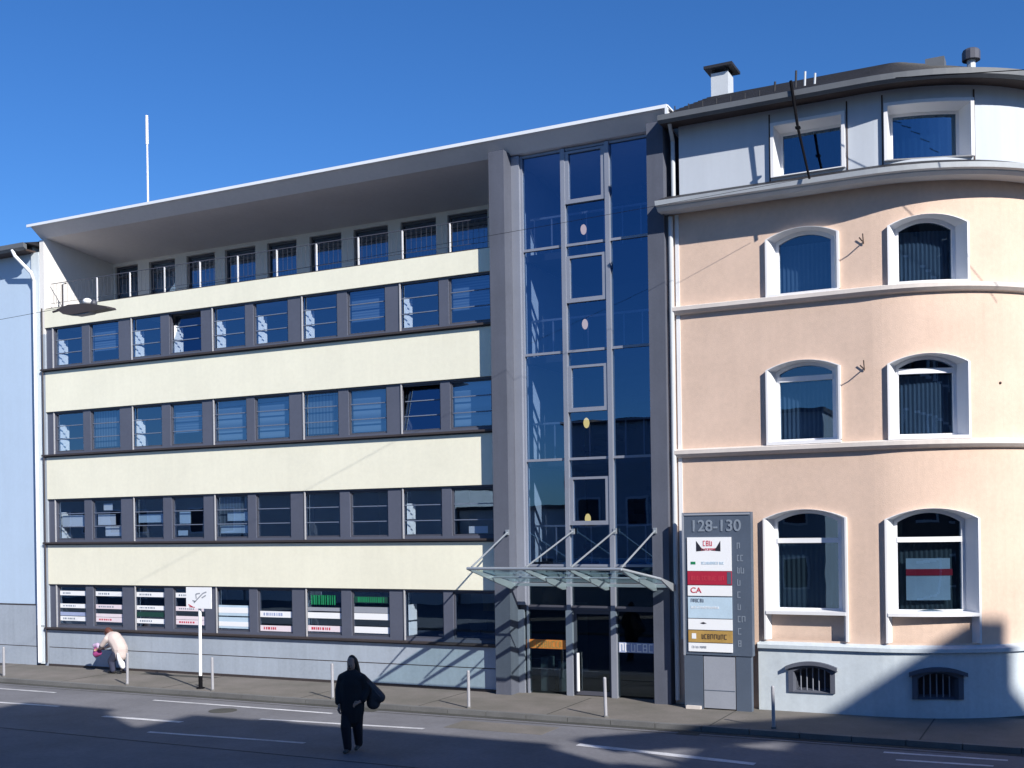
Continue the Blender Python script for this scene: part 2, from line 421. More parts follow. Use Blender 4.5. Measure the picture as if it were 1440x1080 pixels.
for r, (z0, z1) in ROWS.items():
    st, bd = plan[r]
    for i, cx in enumerate(WXc):
        w = sub('window', WM, office, (cx + 20, 0, z0))
        tilted = (r, i) in ((4, 3), (3, 8))
        if tilted:
            # tilted-in casement: pane and bars lean inwards at the top
            T = Matrix.Translation((0, .13, .1)) @ Matrix.Rotation(R_(-9), 4, 'X') @ Matrix.Translation((0, -.13, -.1))
            p2 = PN.copy(); p2.transform(T); sub('pane', p2, w)
            b2 = BR.copy(); b2.transform(T); sub('glazing_bar', b2, w)
            w['label'] = 'office window tilted inwards at the top'
        else:
            sub('pane', PN, w)
            if r > 1: sub('glazing_bar', BR, w)
        if i in st: sub('sun_patch_blind', BS, w)
        if i in bd: sub('blind', BLD[bd[i]], w)
        if r == 2 and i in (0, 1, 2, 3, 4, 9):
            rg = random.Random(i * 7 + 1)
            for (fa, fb, za, zb2) in {0: [(.1, .9, .47, .82)], 1: [(.1, .7, .5, .82), (.3, .6, .95, 1.15), (.35, .9, .16, .45)], 2: [(.1, .95, .55, .8)], 3: [(.15, .5, .5, .85), (.1, .4, .15, .3)], 4: [(.1, .9, .2, .42), (.3, .95, .55, .8)], 9: [(.35, .8, .12, .3)]}[i]:
                q = MB().box(-GW / 2 + GW * fa, -GW / 2 + GW * fb, .19, .194, za, zb2).mesh('s'); q.materials.append(M['pwhite'] if i < 2 or i == 9 else M['pblue']); sub('reflection_card', q, w)  # pale cards imitating the bright houses reflected in these panes
        if r == 1:
            # printed bands stuck on the inside of the panes
            a, b = -GW / 2 + .05, GW / 2 - .05
            def band(za, zb_, mk, nm='sticker', y=(.121, .1245)):
                q = MB().box(a, b, y[0], y[1], za, zb_).mesh('s'); q.materials.append(M[mk]); return sub(nm, q, w)
            def marks(za, zb_, mk, n):
                q = MB(); xx = a + .12
                for _ in range(n):
                    ww = random.uniform(.03, .07)
                    if xx + ww > b - .12: break
                    q.box(xx, xx + ww, .118, .1202, za + .035, zb_ - .035); xx += ww + random.uniform(.015, .04)
                q = q.mesh('t'); q.materials.append(M[mk]); sub('lettering', q, w)
            if i < 4:
                wm = 'pwhite' if i in (0, 2) else 'pink_s'
                band(.99, 1.13, 'pwhite'); band(.60, .73, wm); band(.20, .34, wm)
                if i == 0: band(.36, .47, 'bsticker')
                if i in (1, 3): band(.35, .45, 'pink_s')
                if i in (2, 3): band(.40, .54, 'gdark') if i == 2 else None
                marks(1.00, 1.12, 'text', 6); marks(.61, .72, 'text', 8); marks(.21, .33, 'redt' if i % 2 else 'text', 7)
            elif i == 4:
                band(.50, .80, 'pblue'); band(.14, .46, 'pblue'); band(.58, .74, 'pwhite', y=(.118, .1203)); band(.2, .33, 'pwhite', y=(.118, .1203))
            elif i == 5:
                band(.49, .66, 'pwhite'); band(.10, .26, 'pink_s'); marks(.50, .65, 'bsticker', 9); marks(.11, .25, 'redt', 6)
            elif i == 6:
                band(.50, .66, 'pwhite'); band(.14, .30, 'pink_s'); band(.70, .80, 'boardg'); marks(.15, .29, 'redt', 9)
                marks(.84, 1.17, 'green', 20)
            elif i == 7:
                band(.50, .67, 'pwhite'); band(.14, .31, 'pwhite'); band(.95, 1.12, 'gdark'); marks(.93, 1.14, 'green', 20); band(.68, .84, 'boardg')

# desks and plants seen through the last ground-floor windows
furn = empty('office_desk', (-14.4, 1.4, .3), 'dark office desk with monitor seen through the ground floor window beside the entrance', 'desk')
B('desk_top', M['frame_dark'], furn, (-15.4, -13.5, 1.0, 1.8, 1.26, 1.30))
B('leg', M['frame_dark'], furn, (-15.35, -15.28, 1.05, 1.75, .3, 1.26))
B('leg', M['frame_dark'], furn, (-13.62, -13.55, 1.05, 1.75, .3, 1.26))
B('monitor', M['black'], furn, (-14.6, -14.1, 1.3, 1.34, 1.42, 1.75), (-14.4, -14.3, 1.3, 1.36, 1.3, 1.42))
B('shelf_poster', M['gold'], office, (-15.6, -14.9, 3.9, 3.94, 1.7, 2.3), (-14.4, -13.6, 3.9, 3.94, 1.8, 2.4))
# things on the sills of the first floor
for x, c in ((-28.2, 'pwhite'), (-26.8, 'pwhite'), (-24.7, 'pblue'), (-23.0, 'pwhite'), (-21.9, 'pwhite'), (-20.3, 'pwhite'), (-18.6, 'boardg'), (-14.0, 'pwhite')):
    pass

# balcony (top storey) : side wall, back wall, floor, windows
BY = 2.84
B('balcony_side_wall', M['recess'], office, (XL - .18, XL - .002, .0, 3.1, 10.4, 13.36))
sw = MB().prism([(0.001, 11.17), (.28, 11.17), (BY, 11.17), (BY, 13.17), (.08, 13.42), (0.001, 13.42)], 'X', XL - .001, XL + .012)
sw.build('balcony_side_render', M['recess'], office)
B('balcony_floor', M['roofing'], office, (XL + .02, XR, .29, BY + .2, 10.66, 10.78))
BW = [(-28.86, -27.82), (-27.33, -26.20), (-25.71, -24.53), (-24.12, -22.90), (-22.44, -21.31), (-20.82, -19.65), (-19.21, -18.0), (-17.56, -16.37), (-15.99, -14.70)]
bw = MB(); ed = [XL + .02] + sum([[a, b] for a, b in BW], []) + [XR]
for i in range(0, len(ed), 2): bw.box(ed[i], ed[i + 1], BY, BY + .25, 10.78, 13.04)
bw.box(XL + .02, XR, BY, BY + .25, 13.04, 13.19)
bw.build('balcony_back_wall', M['recess'], office)
for a, b in BW:
    fr = MB().box(a, a + .06, BY + .10, BY + .17, 10.78, 13.04).box(b - .06, b, BY + .10, BY + .17, 10.78, 13.04)
    fr.box(a + .06, b - .06, BY + .10, BY + .17, 12.66, 12.74).box(a + .06, b - .06, BY + .1, BY + .17, 12.96, 13.04).box(a + .06, b - .06, BY + .1, BY + .17, 11.0, 11.06)
    w = fr.build('balcony_window', M['frame_dark'], office)
    G('pane', M['glass'], w, a + .06, b - .06, BY + .135, 11.06, 12.96)
    B('blind', M['blind_dark'], w, (a + .06, b - .06, BY + .24, BY + .245, 10.9, 12.5))
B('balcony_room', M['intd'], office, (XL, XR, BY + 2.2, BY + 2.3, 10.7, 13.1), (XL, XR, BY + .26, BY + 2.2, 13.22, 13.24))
# railing
rl = MB()
px = [-28.3, -26.86, -25.5, -24.12, -22.76, -21.36, -19.97, -18.61, -17.23, -15.84, -14.40]
rl = empty('balcony_railing', (-21, .2, 11.2), 'thin pale steel railing along the top of the cream balcony parapet', 'railing')
for x in px: B('post', M['white'], rl, (x - .018, x + .018, .165, .195, 11.20, 11.98))
B('rail', M['frame_dark'], rl, (XL + .1, XR - .05, .17, .19, 11.98, 12.0), (XL + .1, XR - .05, .172, .188, 11.37, 11.38))
bal = MB(); x = XL + .2
while x < XR - .1:
    bal.box(x - .003, x + .003, .177, .183, 11.38, 11.97); x += .155
o = bal.build('baluster', M['frame_dark'], rl); o['kind'] = 'stuff'

# roof
rs = MB()
prof = [(-.30, 13.76), (-.30, 13.71), (-.26, 13.69), (.10, 13.42), (3.0, 13.14), (5.2, 13.14), (5.2, 13.62)]
rs.prism(prof, 'X', -29.15, -8.40)
roof = rs.build('roof_slab', M['soffit'], office)
fa = MB().prism([(-.34, 13.72), (-.30, 13.72), (-.30, 13.80), (-.34, 13.80)], 'X', -29.3, -8.36)
fa.prism([(-.30, 13.765), (5.2, 13.63), (5.2, 13.70), (-.30, 13.80)], 'X', -29.28, -8.34)
fa.build('roof_edge', M['roof_white'], roof)
B('roof_end_trim', M['roof_white'], roof, (-8.399, -8.33, -.34, -.29, 13.45, 13.72))
# pillars
B('pillar', M['concrete'], office, (-13.02, -12.60, -.28, .5, 0, 13.46))
B('pillar', M['concrete'], office, (-8.88, -8.48, -.28, 1.6, 0, 13.46))
# rear volume (keeps light out)
B('rear_wall', M['plinth'], office, (-29.15, -8.5, 5.0, 5.2, 0, 13.1))
B('end_wall', M['plinth'], office, (-29.14, XL - .002, .0, 5.0, 0, 10.4))
# ---------------- stair tower glazing
TY = .25
cw = empty('unused', (0, 0, 0), None, None); bpy.data.objects.remove(cw)
xs = [-12.38, -11.22, -10.06, -8.88]
B('jamb_panel', M['alu'], office, (-12.598, -12.38, .12, .45, 2.2, 13.38))
TR = [13.36, 11.02, 8.42, 5.79, 3.18]
fm = MB()
for x in (xs[1], xs[2]): fm.box(x - .055, x + .055, TY - .08, TY + .12, 0, 13.38)
fm.box(xs[0], xs[0] + .05, TY - .05, TY + .1, 0, 13.38); fm.box(xs[3] - .05, xs[3], TY - .05, TY + .1, 0, 13.38)
curtain = fm.build('curtain_wall', M['alu'], office)
for z in TR:
    t = .03
    B('transom', M['alu'], curtain, (xs[0] + .05, xs[1] - .055, TY - .03, TY + .08, z - t, z + t), (xs[1] + .055, xs[2] - .055, TY - .03, TY + .08, z - t, z + t), (xs[2] + .055, xs[3] - .05, TY - .03, TY + .08, z - t, z + t))
for k in range(4):
    zt, zb = TR[k] - .03, TR[k + 1] + .03
    G('pane', M['glass_t'], curtain, xs[0] + .05, xs[1] - .055, TY + .02, zb, zt)
    G('pane', M['glass_t'], curtain, xs[2] + .055, xs[3] - .05, TY + .02, zb, zt)
# centre column: opening lights with broad frames
OP = [(12.02, 13.30), (9.60, 10.74), (6.93, 8.06), (4.17, 5.34)]
for k, (a, b) in enumerate(OP):
    x0, x1 = xs[1] + .055, xs[2] - .055
    f = MB(); t = .10
    f.box(x0, x0 + t, TY - .06, TY + .06, a, b).box(x1 - t, x1, TY - .06, TY + .06, a, b).box(x0 + t, x1 - t, TY - .06, TY + .06, a, a + t).box(x0 + t, x1 - t, TY - .06, TY + .06, b - .06, b)
    w = f.build('tower_window', M['alu'], office)
    G('pane', M['glass_t'], w, x0 + t, x1 - t, TY + .0, a + t, b - .06)
    zn = TR[k + 1] + .03
    G('pane', M['glass_t'], curtain, x0, x1, TY + .02, zn, a)
    if b < TR[k] - .05: G('pane', M['glass_t'], curtain, x0, x1, TY + .02, b, TR[k] - .03)
# interior of the tower
ti = MB()
ti.box(-12.6, -8.88, 4.6, 4.7, 0, 13.3)
ti.box(-8.878, -8.80, 1.6, 4.6, 0, 13.3)
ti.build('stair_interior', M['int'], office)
B('stair_side_wall', M['finw'], office, (-12.70, -12.602, .5, 4.6, 3.2, 13.3))
for z in TR[1:]:
    B('stair_landing', M['intd'], office, (-12.58, -8.90, .9, 4.5, z - .12, z + .05))
for k in range(4):
    z0 = TR[k + 1]; s = MB()
    for i in range(8): s.box(-12.2 + i * .36, -11.84 + i * .36, 2.6, 3.8, z0 + .05 + i * .3, z0 + .17 + i * .3)
    s.build('stair_flight', M['intd'], office)
    s = MB()
    for x in range(8): s.box(-12.4 + x * .48, -12.37 + x * .48, 1.0, 1.03, z0 + .05, z0 + .95)
    s.box(-12.5, -9, .99, 1.04, z0 + .95, z0 + 1.0); s.build('stair_balustrade', M['alu'], office)
for z, pos in zip((11.5, 9.15, 6.7, 4.32), ('topmost', 'second from the top', 'third from the top', 'lowest')):
    lp = empty('pendant_lamp', (-10.92, .75, z), 'glowing globe lamp behind the tower glass, %s of four' % pos, 'lamp', 'globe lamps hanging in the stair tower')
    b = MB(); b.smooth = True; b.ball((-10.92, .75, z), .075, .075, .13); b.build('globe', M['lampy'] if z < 8 else M['lampw'], lp)
    B('cord', M['cable'], lp, (-10.925, -10.915, .745, .755, z + .13, z + .45))
# ---------------- entrance
B('entrance_header', M['frame_dark'], office, (-12.60, -8.88, TY - .02, TY + .12, 2.08, 2.20))
B('header_pane', M['glass_e'], office, (-12.60, -8.88, TY + .03, TY + .04, 2.20, 3.14))
for x in (xs[0] + .02, xs[3] - .07): pass
for x0, x1 in ((-12.6, -12.44), (-11.30, -11.13), (-10.12, -9.98), (-9.02, -8.88)): B('entrance_post', M['alu'], office, (x0, x1, TY - .09, TY + .13, 0, 2.08))
B('fixed_pane', M['glass_e'], office, (-12.44, -11.30, TY + .0, TY + .01, .06, 2.08))
B('fixed_pane', M['glass_e'], office, (-9.98, -9.02, TY + .0, TY + .01, .06, 2.08))
dr = MB().box(-11.13, -11.05, TY + .0, TY + .06, .02, 2.08).box(-10.20, -10.12, TY + .0, TY + .06, .02, 2.08).box(-11.05, -10.2, TY + .0, TY + .06, 2.0, 2.08).box(-11.05, -10.2, TY + .0, TY + .06, .02, .12)
door = dr.build('entrance_door', M['frame_dark'], office)
B('pane', M['glass_e'], door, (-11.05, -10.20, TY + .02, TY + .03, .12, 2.0))
MB().tube([(-11.0, TY - .07, .12), (-11.0, TY - .07, 1.05)], .04).build('handle', M['white'], door)
st = B('orange_banner', M['orange'], office, (-12.42, -11.34, TY - .012, TY - .004, 1.12, 1.34))
scribble(st, -12.35, -11.42, 1.15, 1.31, TY - .016, 'gold', 3)
bb_ = B('blue_banner', M['bsticker'], office, (-9.95, -9.04, TY - .012, TY - .004, 1.10, 1.34))
scribble(bb_, -9.93, -9.08, 1.12, 1.32, TY - .016, 'pwhite', 5)
B('door_mat', M['intd'], office, (-12.4, -9.0, .45, 1.6, .004, .012))
B('lobby_floor', M['int'], office, (-12.6, -8.9, .62, 4.6, -.01, .003))
B('lobby_counter', M['pwhite'], office, (-12.2, -12.0, .6, 1.0, .01, .85), (-11.75, -11.55, .7, .9, .01, .75))
B('lobby_fascia', M['brown'], office, (-12.5, -9.0, 1.4, 1.5, 2.2, 3.0))
# canopy (own part of the building)
FX = [-12.46, -11.08, -9.98, -8.80]
cg = MB()
yo, zo, yi, zi = -2.62, 3.25, -.36, 2.80
cg.poly([(-12.50, yo, zo), (-8.75, yo, zo), (-8.35, yi - .9, zi + .18), (-8.3, yi, zi), (-12.50, yi, zi)])
canopy = empty('entrance_canopy', (-10.5, -.3, 2.78), 'green tinted glass canopy on steel fins held by slanting rods over the office entrance', 'canopy')
cg.build('glass_sheet', M['canopy'], canopy)
for x in FX + [-8.34]:
    y2, z2 = (yo, zo) if x != -8.34 else (yi - .9, zi + .19)
    MB().prism([(-.285, zi - .03), (-.285, zi - .17), (-.5, zi - .17), (y2, z2 - .07), (y2, z2 - .02)], 'X', x - .02, x + .02).build('fin', M['steel'], canopy)
MB().tube([(-12.50, yo, zo - .03), (-8.75, yo, zo - .03)], .035).tube([(-8.75, yo, zo - .03), (-8.35, yi - .9, zi + .15)], .03).build('edge_tube', M['steel'], canopy)
MB().tube([(-12.50, -1.5, 2.97), (-8.6, -1.5, 2.97)], .022).build('cross_tube', M['steel'], canopy)
MB().box(-12.6, -8.5, -.33, -.285, zi - .10, zi - .02).build('wall_rail', M['steel'], canopy)
for x in FX:
    MB().tube([(x - (.17 if x == FX[0] else 0), -.29 if x in (FX[0], FX[3]) else TY - .08, 4.02), (x, yo + .15, zo + .0)], .021).build('rod', M['steel'], canopy)
    B('bracket', M['steel'], canopy, (x - .04 - (.17 if x == FX[0] else 0), x + .04 - (.17 if x == FX[0] else 0), -.33 if x in (FX[0], FX[3]) else TY - .1, -.281 if x in (FX[0], FX[3]) else TY - .04, 3.95, 4.08))
# flagpole on the roof
fp = empty('roof_mast', (-27.1, 3.0, 13.4), 'slim white mast standing on the flat roof of the cream office building', 'mast')
MB().tube([(-27.48, 3.0, 13.5), (-27.48, 3.0, 17.9)], .035, r2=.028).build('pole', M['white'], fp)
MB().tube([(-27.48, 3.0, 17.0), (-27.48, 3.0, 17.95)], .05, r2=.045).build('tip', M['white'], fp)

# ================================================================== LIGHT BLUE BUILDING (left)
blue = empty('blue_building', (-35, 0, 0), 'pale blue rendered building at the left edge with grey plinth and dark eaves', 'building')
B('wall', M['blue'], blue, (-60, -29.50, .05, 8, 1.92, 13.2))
B('plinth', M['plinth'], blue, (-60, -29.50, .0, 8, .60, 1.88), (-60, -29.5, -.01, 8, 0, .575), (-60, -29.5, .03, 8, .575, .6))
B('plinth_joint', M['sill'], blue, (-60, -29.5, .001, .02, 1.17, 1.185), (-60, -29.5, -.002, .03, .577, .598), (-60, -29.5, -.006, .03, 1.882, 1.918))
B('corner_strip', M['pstrip'], blue, (-29.50, -29.155, -.01, 8, 1.25, 13.0), (-29.44, -29.155, -.02, 1, 0.05, 1.22))
MB().tube([(-29.0, -.06, .1), (-29.0, -.06, 11.2)], .022).build('wall_cable', M['sill'], blue)
B('soffit', M['brown'], blue, (-60, -29.35, -.42, .05, 13.0, 13.06))
MB().prism([(-.55, 13.06), (-.42, 13.0), (-.42, 13.16), (-.55, 13.2)], 'X', -60, -29.2).build('gutter', M['gutter'], blue)
MB().prism([(-.50, 13.2), (8.2, 13.2), (4, 14.4)], 'X', -60, -29.2).build('roof', M['tile'], blue)
bd = MB(); bd.smooth = True
bd.tube([(-29.75, -.5, 13.04), (-29.7, -.45, 12.85), (-29.38, -.12, 12.35), (-29.3, -.08, 12.1)], .055)
bd.build('gutter_spout', M['pwhite'], blue)
MB().tube([(-29.3, -.08, 12.1), (-29.3, -.08, .1)], .05).build('downpipe', M['pwhite'], blue)

# ================================================================== PEACH HOUSE
X0, RR = -4.0, 3.85
Y0 = -.05
def arc(s, off=0.0):
    """s runs along the wall; the wall bends away to the right of X0"""
    if s <= X0: return (s, Y0 - off)
    a = (s - X0) / RR
    if a > 1.25:
        e = (s - X0) - 1.25 * RR
        bx, by = X0 + (RR + off) * math.sin(1.25), Y0 + RR - (RR + off) * math.cos(1.25)
        return (bx + e * math.cos(1.25), by + e * math.sin(1.25))
    return (X0 + (RR + off) * math.sin(a), Y0 + RR - (RR + off) * math.cos(a))
def P(s, z, off=0.0):
    x, y = arc(s, off); return (x, y, z)
house = empty('peach_house', (-4, 0, 0), 'peach rendered old house with arched white windows and a rounded right corner', 'house')
SL, SR = -8.44, 5.5
def srange(a, b, step=.22):
    n = max(1, int(math.ceil((b - a) / step))); return [a + (b - a) * i / n for i in range(n + 1)]
def sweep(mb, prof, s0, s1, step=.22, closed=True, mi=0, caps=True):
    """sweep profile [(off,z)...] along the wall"""
    ss = srange(s0, s1, step); k = len(prof); n0 = len(mb.v)
    for s in ss:
        for (o, z) in prof: mb.v.append(P(s, z, o))
    for i in range(len(ss) - 1):
        for j in range(k if closed else k - 1):
            j2 = (j + 1) % k
            mb.f.append((n0 + i * k + j, n0 + (i + 1) * k + j, n0 + (i + 1) * k + j2, n0 + i * k + j2)); mb.mi.append(mi)
    if caps and closed:
        mb.f.append(tuple(n0 + j for j in range(k))); mb.mi.append(mi)
        mb.f.append(tuple(n0 + (len(ss) - 1) * k + j for j in range(k))[::-1]); mb.mi.append(mi)
    return mb
def archz(s, c, hw, zs, rise):
    u = max(-1, min(1, (s - c) / hw)); R = (hw * hw + rise * rise) / (2 * rise)
    return zs + math.sqrt(max(0, R * R - (u * hw) ** 2)) - (R - rise)
# windows: centre, half width, bottom, spring, rise
WINS = [(-5.39, .80, 9.20, 10.45, .19, 'w4'), (-2.77, .82, 9.20, 10.43, .19, 'w4'),
        (-5.41, .81, 5.93, 7.55, .18, 'w3'), (-2.80, .83, 5.93, 7.50, .19, 'w3'),
        (-5.42, .91, 1.56, 4.25, .20, 'w2'), (-2.77, .96, 1.56, 4.20, .22, 'w2')]
def wall_pieces(mb, sa, sb, za, zb, holes, off=0.0, n=12):
    br = {sa, sb}
    for h in holes:
        for i in range(n + 1): br.add(round(h[0] - h[1] + 2 * h[1] * i / n, 5))
    br = sorted(b for b in br if sa <= b <= sb); full = [br[0]]
    for a, b in zip(br, br[1:]):
        if b - a < 1e-4: continue
        full += srange(a, b)[1:]
    for a, b in zip(full, full[1:]):
        mid = (a + b) / 2
        hs = sorted([h for h in holes if abs(mid - h[0]) < h[1] - 1e-6], key=lambda h: h[2])
        lo = (za, za)
        for h in hs:
            if h[2] > lo[0] + 1e-4:
                mb.quad(P(a, lo[0], off), P(b, lo[1], off), P(b, h[2], off), P(a, h[2], off))
            lo = (archz(a, h[0], h[1], h[3], h[4]), archz(b, h[0], h[1], h[3], h[4]))
        mb.quad(P(a, lo[0], off), P(b, lo[1], off), P(b, zb, off), P(a, zb, off))
wl = MB(); wall_pieces(wl, SL, SR, 1.50, 11.40, [w[:5] for w in WINS])
hw = wl.build('wall', M['peach'], house)
def loop(w, inset, off, n=12):
    c, h, zb, zs, ri = w[:5]; h2 = h - inset
    ris = ri * (h2 / h) ; pts = [P(c - h2, zb + min(inset, .12 if False else inset) * 0, off)]
    top = [(c - h2 + 2 * h2 * i / n) for i in range(n + 1)]
    pts += [P(s, archz(s, c, h2, zs - inset * .10, ri), off) for s in top]
    pts.append(P(c + h2, zb, off)); return pts
def ribbon(mb, loops, closed=False):
    for A, Bp in zip(loops, loops[1:]):
        k = len(A)
        for i in range(k - 1): mb.quad(A[i], A[i + 1], Bp[i + 1], Bp[i])
    return mb
for w in WINS:
    c, h, zb, zs, ri, kd = w
    gnd = kd == 'w2'
    band = .045; spl = .13 if not gnd else .15; dep = -.32
    wo = MB(); ribbon(wo, [loop(w, 0, 0), loop(w, 0, .085), loop(w, band, .085), loop(w, band + .015, .02), loop(w, band + spl, dep)])
    win = wo.build('arched_window', M['white'], house)
    # glazing frame
    zf = zb + .03 if not gnd else 2.20
    w2 = (c, h - band - spl, zf, zs - (band + spl) * .10, ri)
    t = .055
    fo = MB()
    c2, h2, z2, s2, r2 = w2
    def lp(hh, zz, ss, rr, off, n=12):
        return [P(c - hh, zz, off)] + [P(c - hh + 2 * hh * i / n, archz(c - hh + 2 * hh * i / n, c, hh, ss, rr), off) for i in range(n + 1)] + [P(c + hh, zz, off)]
    A = lp(h2 + .02, z2, s2, r2, dep + .06); Bq = lp(h2 - t, z2 + t, s2 - t, r2 * .9, dep + .06); Cq = lp(h2 - t, z2 + t, s2 - t, r2 * .9, dep - .02)
    ribbon(fo, [A, Bq, Cq])
    fo.quad(A[0], Bq[0], Bq[-1], A[-1]); fo.quad(Bq[0], Cq[0], Cq[-1], Bq[-1])
    zt_ = {'w4': 10.28, 'w3': 7.30, 'w2': 3.70}[kd]
    if kd != 'w4': sweep(fo, [(dep + .075, zt_), (dep + .075, zt_ + .11), (dep - .01, zt_ + .11), (dep - .01, zt_)], c - h2 + t * .9, c + h2 - t * .9)
    fo.build('window_frame', M['whitew'], win)
    # pane
    pm = MB(); n = 10
    for i in range(n):
        a, b = c - h2 + .02 + 2 * (h2 - .02) * i / n, c - h2 + .02 + 2 * (h2 - .02) * (i + 1) / n
        pm.quad(P(a, z2, dep), P(b, z2, dep), P(b, archz(b, c, h2, s2, r2), dep), P(a, archz(a, c, h2, s2, r2), dep))
    pm.build('pane', M['glass_p'], win)
    cu = MB()
    n = 26
    for i in range(n):
        a, b = c - h2 + 2 * h2 * i / n, c - h2 + 2 * h2 * (i + 1) / n
        o1 = dep - .14 - (.025 if i % 2 else 0); o2 = dep - .14 - (0 if i % 2 else .025)
        cu.quad(P(a, z2 + .02, o1), P(b, z2 + .02, o2), P(b, zt_ - .02 if kd != 'w4' else zt_ + .1, o2), P(a, zt_ - .02 if kd != 'w4' else zt_ + .1, o1))
    cu.build('curtain', M['blind_cur'] if 'blind_cur' in M else mat('slate_blue_curtain' if kd != 'w2' else 'dark_curtain', (.13, .19, .28) if kd != 'w2' else (.07, .10, .12), .9, .15, 6), win)
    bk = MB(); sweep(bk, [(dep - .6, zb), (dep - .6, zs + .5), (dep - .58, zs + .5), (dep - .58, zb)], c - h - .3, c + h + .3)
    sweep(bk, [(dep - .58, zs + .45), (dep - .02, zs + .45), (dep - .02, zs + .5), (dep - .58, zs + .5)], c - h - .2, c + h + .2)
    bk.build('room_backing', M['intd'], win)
    sl = MB()
    if gnd:
        sweep(sl, [(.10, 2.13), (.10, 2.20), (dep + .06, 2.22), (dep + .06, 2.13)], c - h + band + .0, c + h - band - .0)
        ap = MB(); sweep(ap, [(-.12, 1.53), (-.12, 2.13), (-.25, 2.13), (-.25, 1.53)], c - h + .10, c + h - .10)
        ap.build('apron_panel', M['peach'], win)
    else:
        sweep(sl, [(.09, zb - .05), (.09, zb + .02), (dep + .06, zb + .05), (dep + .06, zb - .05)], c - h + .0, c + h - .0)
    sl.build('sill', M['white'], win)
# poster inside right ground floor window
pp = MB(); sweep(pp, [(-.345, 2.45), (-.345, 3.35), (-.352, 3.35), (-.352, 2.45)], -3.3, -2.3); pp.build('poster', M['pblue'], house)
pp = MB(); sweep(pp, [(-.334, 2.98), (-.334, 3.12), (-.340, 3.12), (-.340, 2.98)], -3.3, -2.25); pp.build('poster_stripe', M['red'], house)
# cornices
for z in (9.10, 5.80):
    cb = MB(); sweep(cb, [(0, z - .12), (.09, z - .10), (.16, z - .035), (.16, z + .05), (.02, z + .09), (0, z + .09)], SL + .1, SR)
    cb.build('cornice', M['cornice'], house)
# plinth
BAS = [(-5.29, .40, .44, .88, .12), (-2.74, .40, .40, .84, .12)]
pb = MB(); wall_pieces(pb, -6.46, SR, 0.0, 1.36, BAS, off=.13)
sweep(pb, [(.13, 1.36), (.20, 1.38), (.20, 1.46), (.0, 1.52)], -6.46, SR, closed=False)
pb.quad(P(-6.46, 0, .13), P(-6.46, 1.36, .13), P(-6.46, 1.36, -.1), P(-6.46, 0, -.1))
pb.quad(P(-6.46, 1.36, .2), P(-6.46, 1.5, .2), P(-6.46, 1.5, -.1), P(-6.46, 1.36, -.1))
pb.build('plinth', M['plinth2'], house)
B('plinth_end', M['peach'], house, (-8.44, -6.46, Y0 - .02, .2, 0, 1.5))
for w in BAS:
    c, h, zb, zs, ri = w
    full = (c, h + .09, zb, zs + .05, ri)
    bo = MB(); ww = (c, h, zb, zs, ri, 'b')
    def l3(inset, off):
        return [P(c - h + inset, zb + max(0, inset), off)] + [P(c - (h - inset) + 2 * (h - inset) * i / 8, archz(c - (h - inset) + 2 * (h - inset) * i / 8, c, h - inset, zs - inset, ri), off) for i in range(9)] + [P(c + h - inset, zb + max(0, inset), off)]
    A = [l3(-.10, .13), l3(-.10, .17), l3(0, .17), l3(.06, -.16)]
    ribbon(bo, A)
    for q, r_ in zip(A, A[1:]): bo.quad(q[0], r_[0], r_[-1], q[-1])
    bo = bo.build('basement_window', M['concrete'], house)
    hd = MB(); ss = srange(c - h - .16, c + h + .16, .1)
    for a, b in zip(ss, ss[1:]):
        za, zb2 = archz(a, c, h + .16, zs + .04, ri), archz(b, c, h + .16, zs + .04, ri)
        hd.quad(P(a, za, .24), P(b, zb2, .24), P(b, zb2 + .08, .24), P(a, za + .08, .24)); hd.quad(P(a, za, .12), P(b, zb2, .12), P(b, zb2, .24), P(a, za, .24)); hd.quad(P(a, za + .08, .12), P(b, zb2 + .08, .12), P(b, zb2 + .08, .24), P(a, za + .08, .24))
    hd.build('hood', M['concrete'], bo)
    for i in range(5):
        s = c - .26 + i * .13; p = P(s, 0, .02)
        MB().tube([(p[0], p[1], zb + .03), (p[0], p[1], zs + .1)], .014).build('bar', M['alu'], bo)
    bk = MB(); sweep(bk, [(-.22, zb - .1), (-.22, zs + .3), (-.2, zs + .3), (-.2, zb - .1)], c - h, c + h); bk.build('dark_pane', M['black'], bo)
# gutter cornice between the storeys
gc = MB(); sweep(gc, [(0, 11.38), (.10, 11.30), (.48, 11.30), (.56, 11.36), (.58, 11.46), (0, 11.50)], SL - .1, SR)
gc.build('eaves_cornice', M['gutterw'], house)
gg = MB(); sweep(gg, [(.581, 11.38), (.66, 11.40), (.69, 11.50), (.62, 11.51), (.581, 11.49)], SL - .1, SR); gg.build('gutter', M['gutterw'], house)
sl = MB(); sweep(sl, [(.12, 11.72), (.58, 11.52)], SL - .1, SR, closed=False); sl.build('skirt_roof', M['tile'], house)
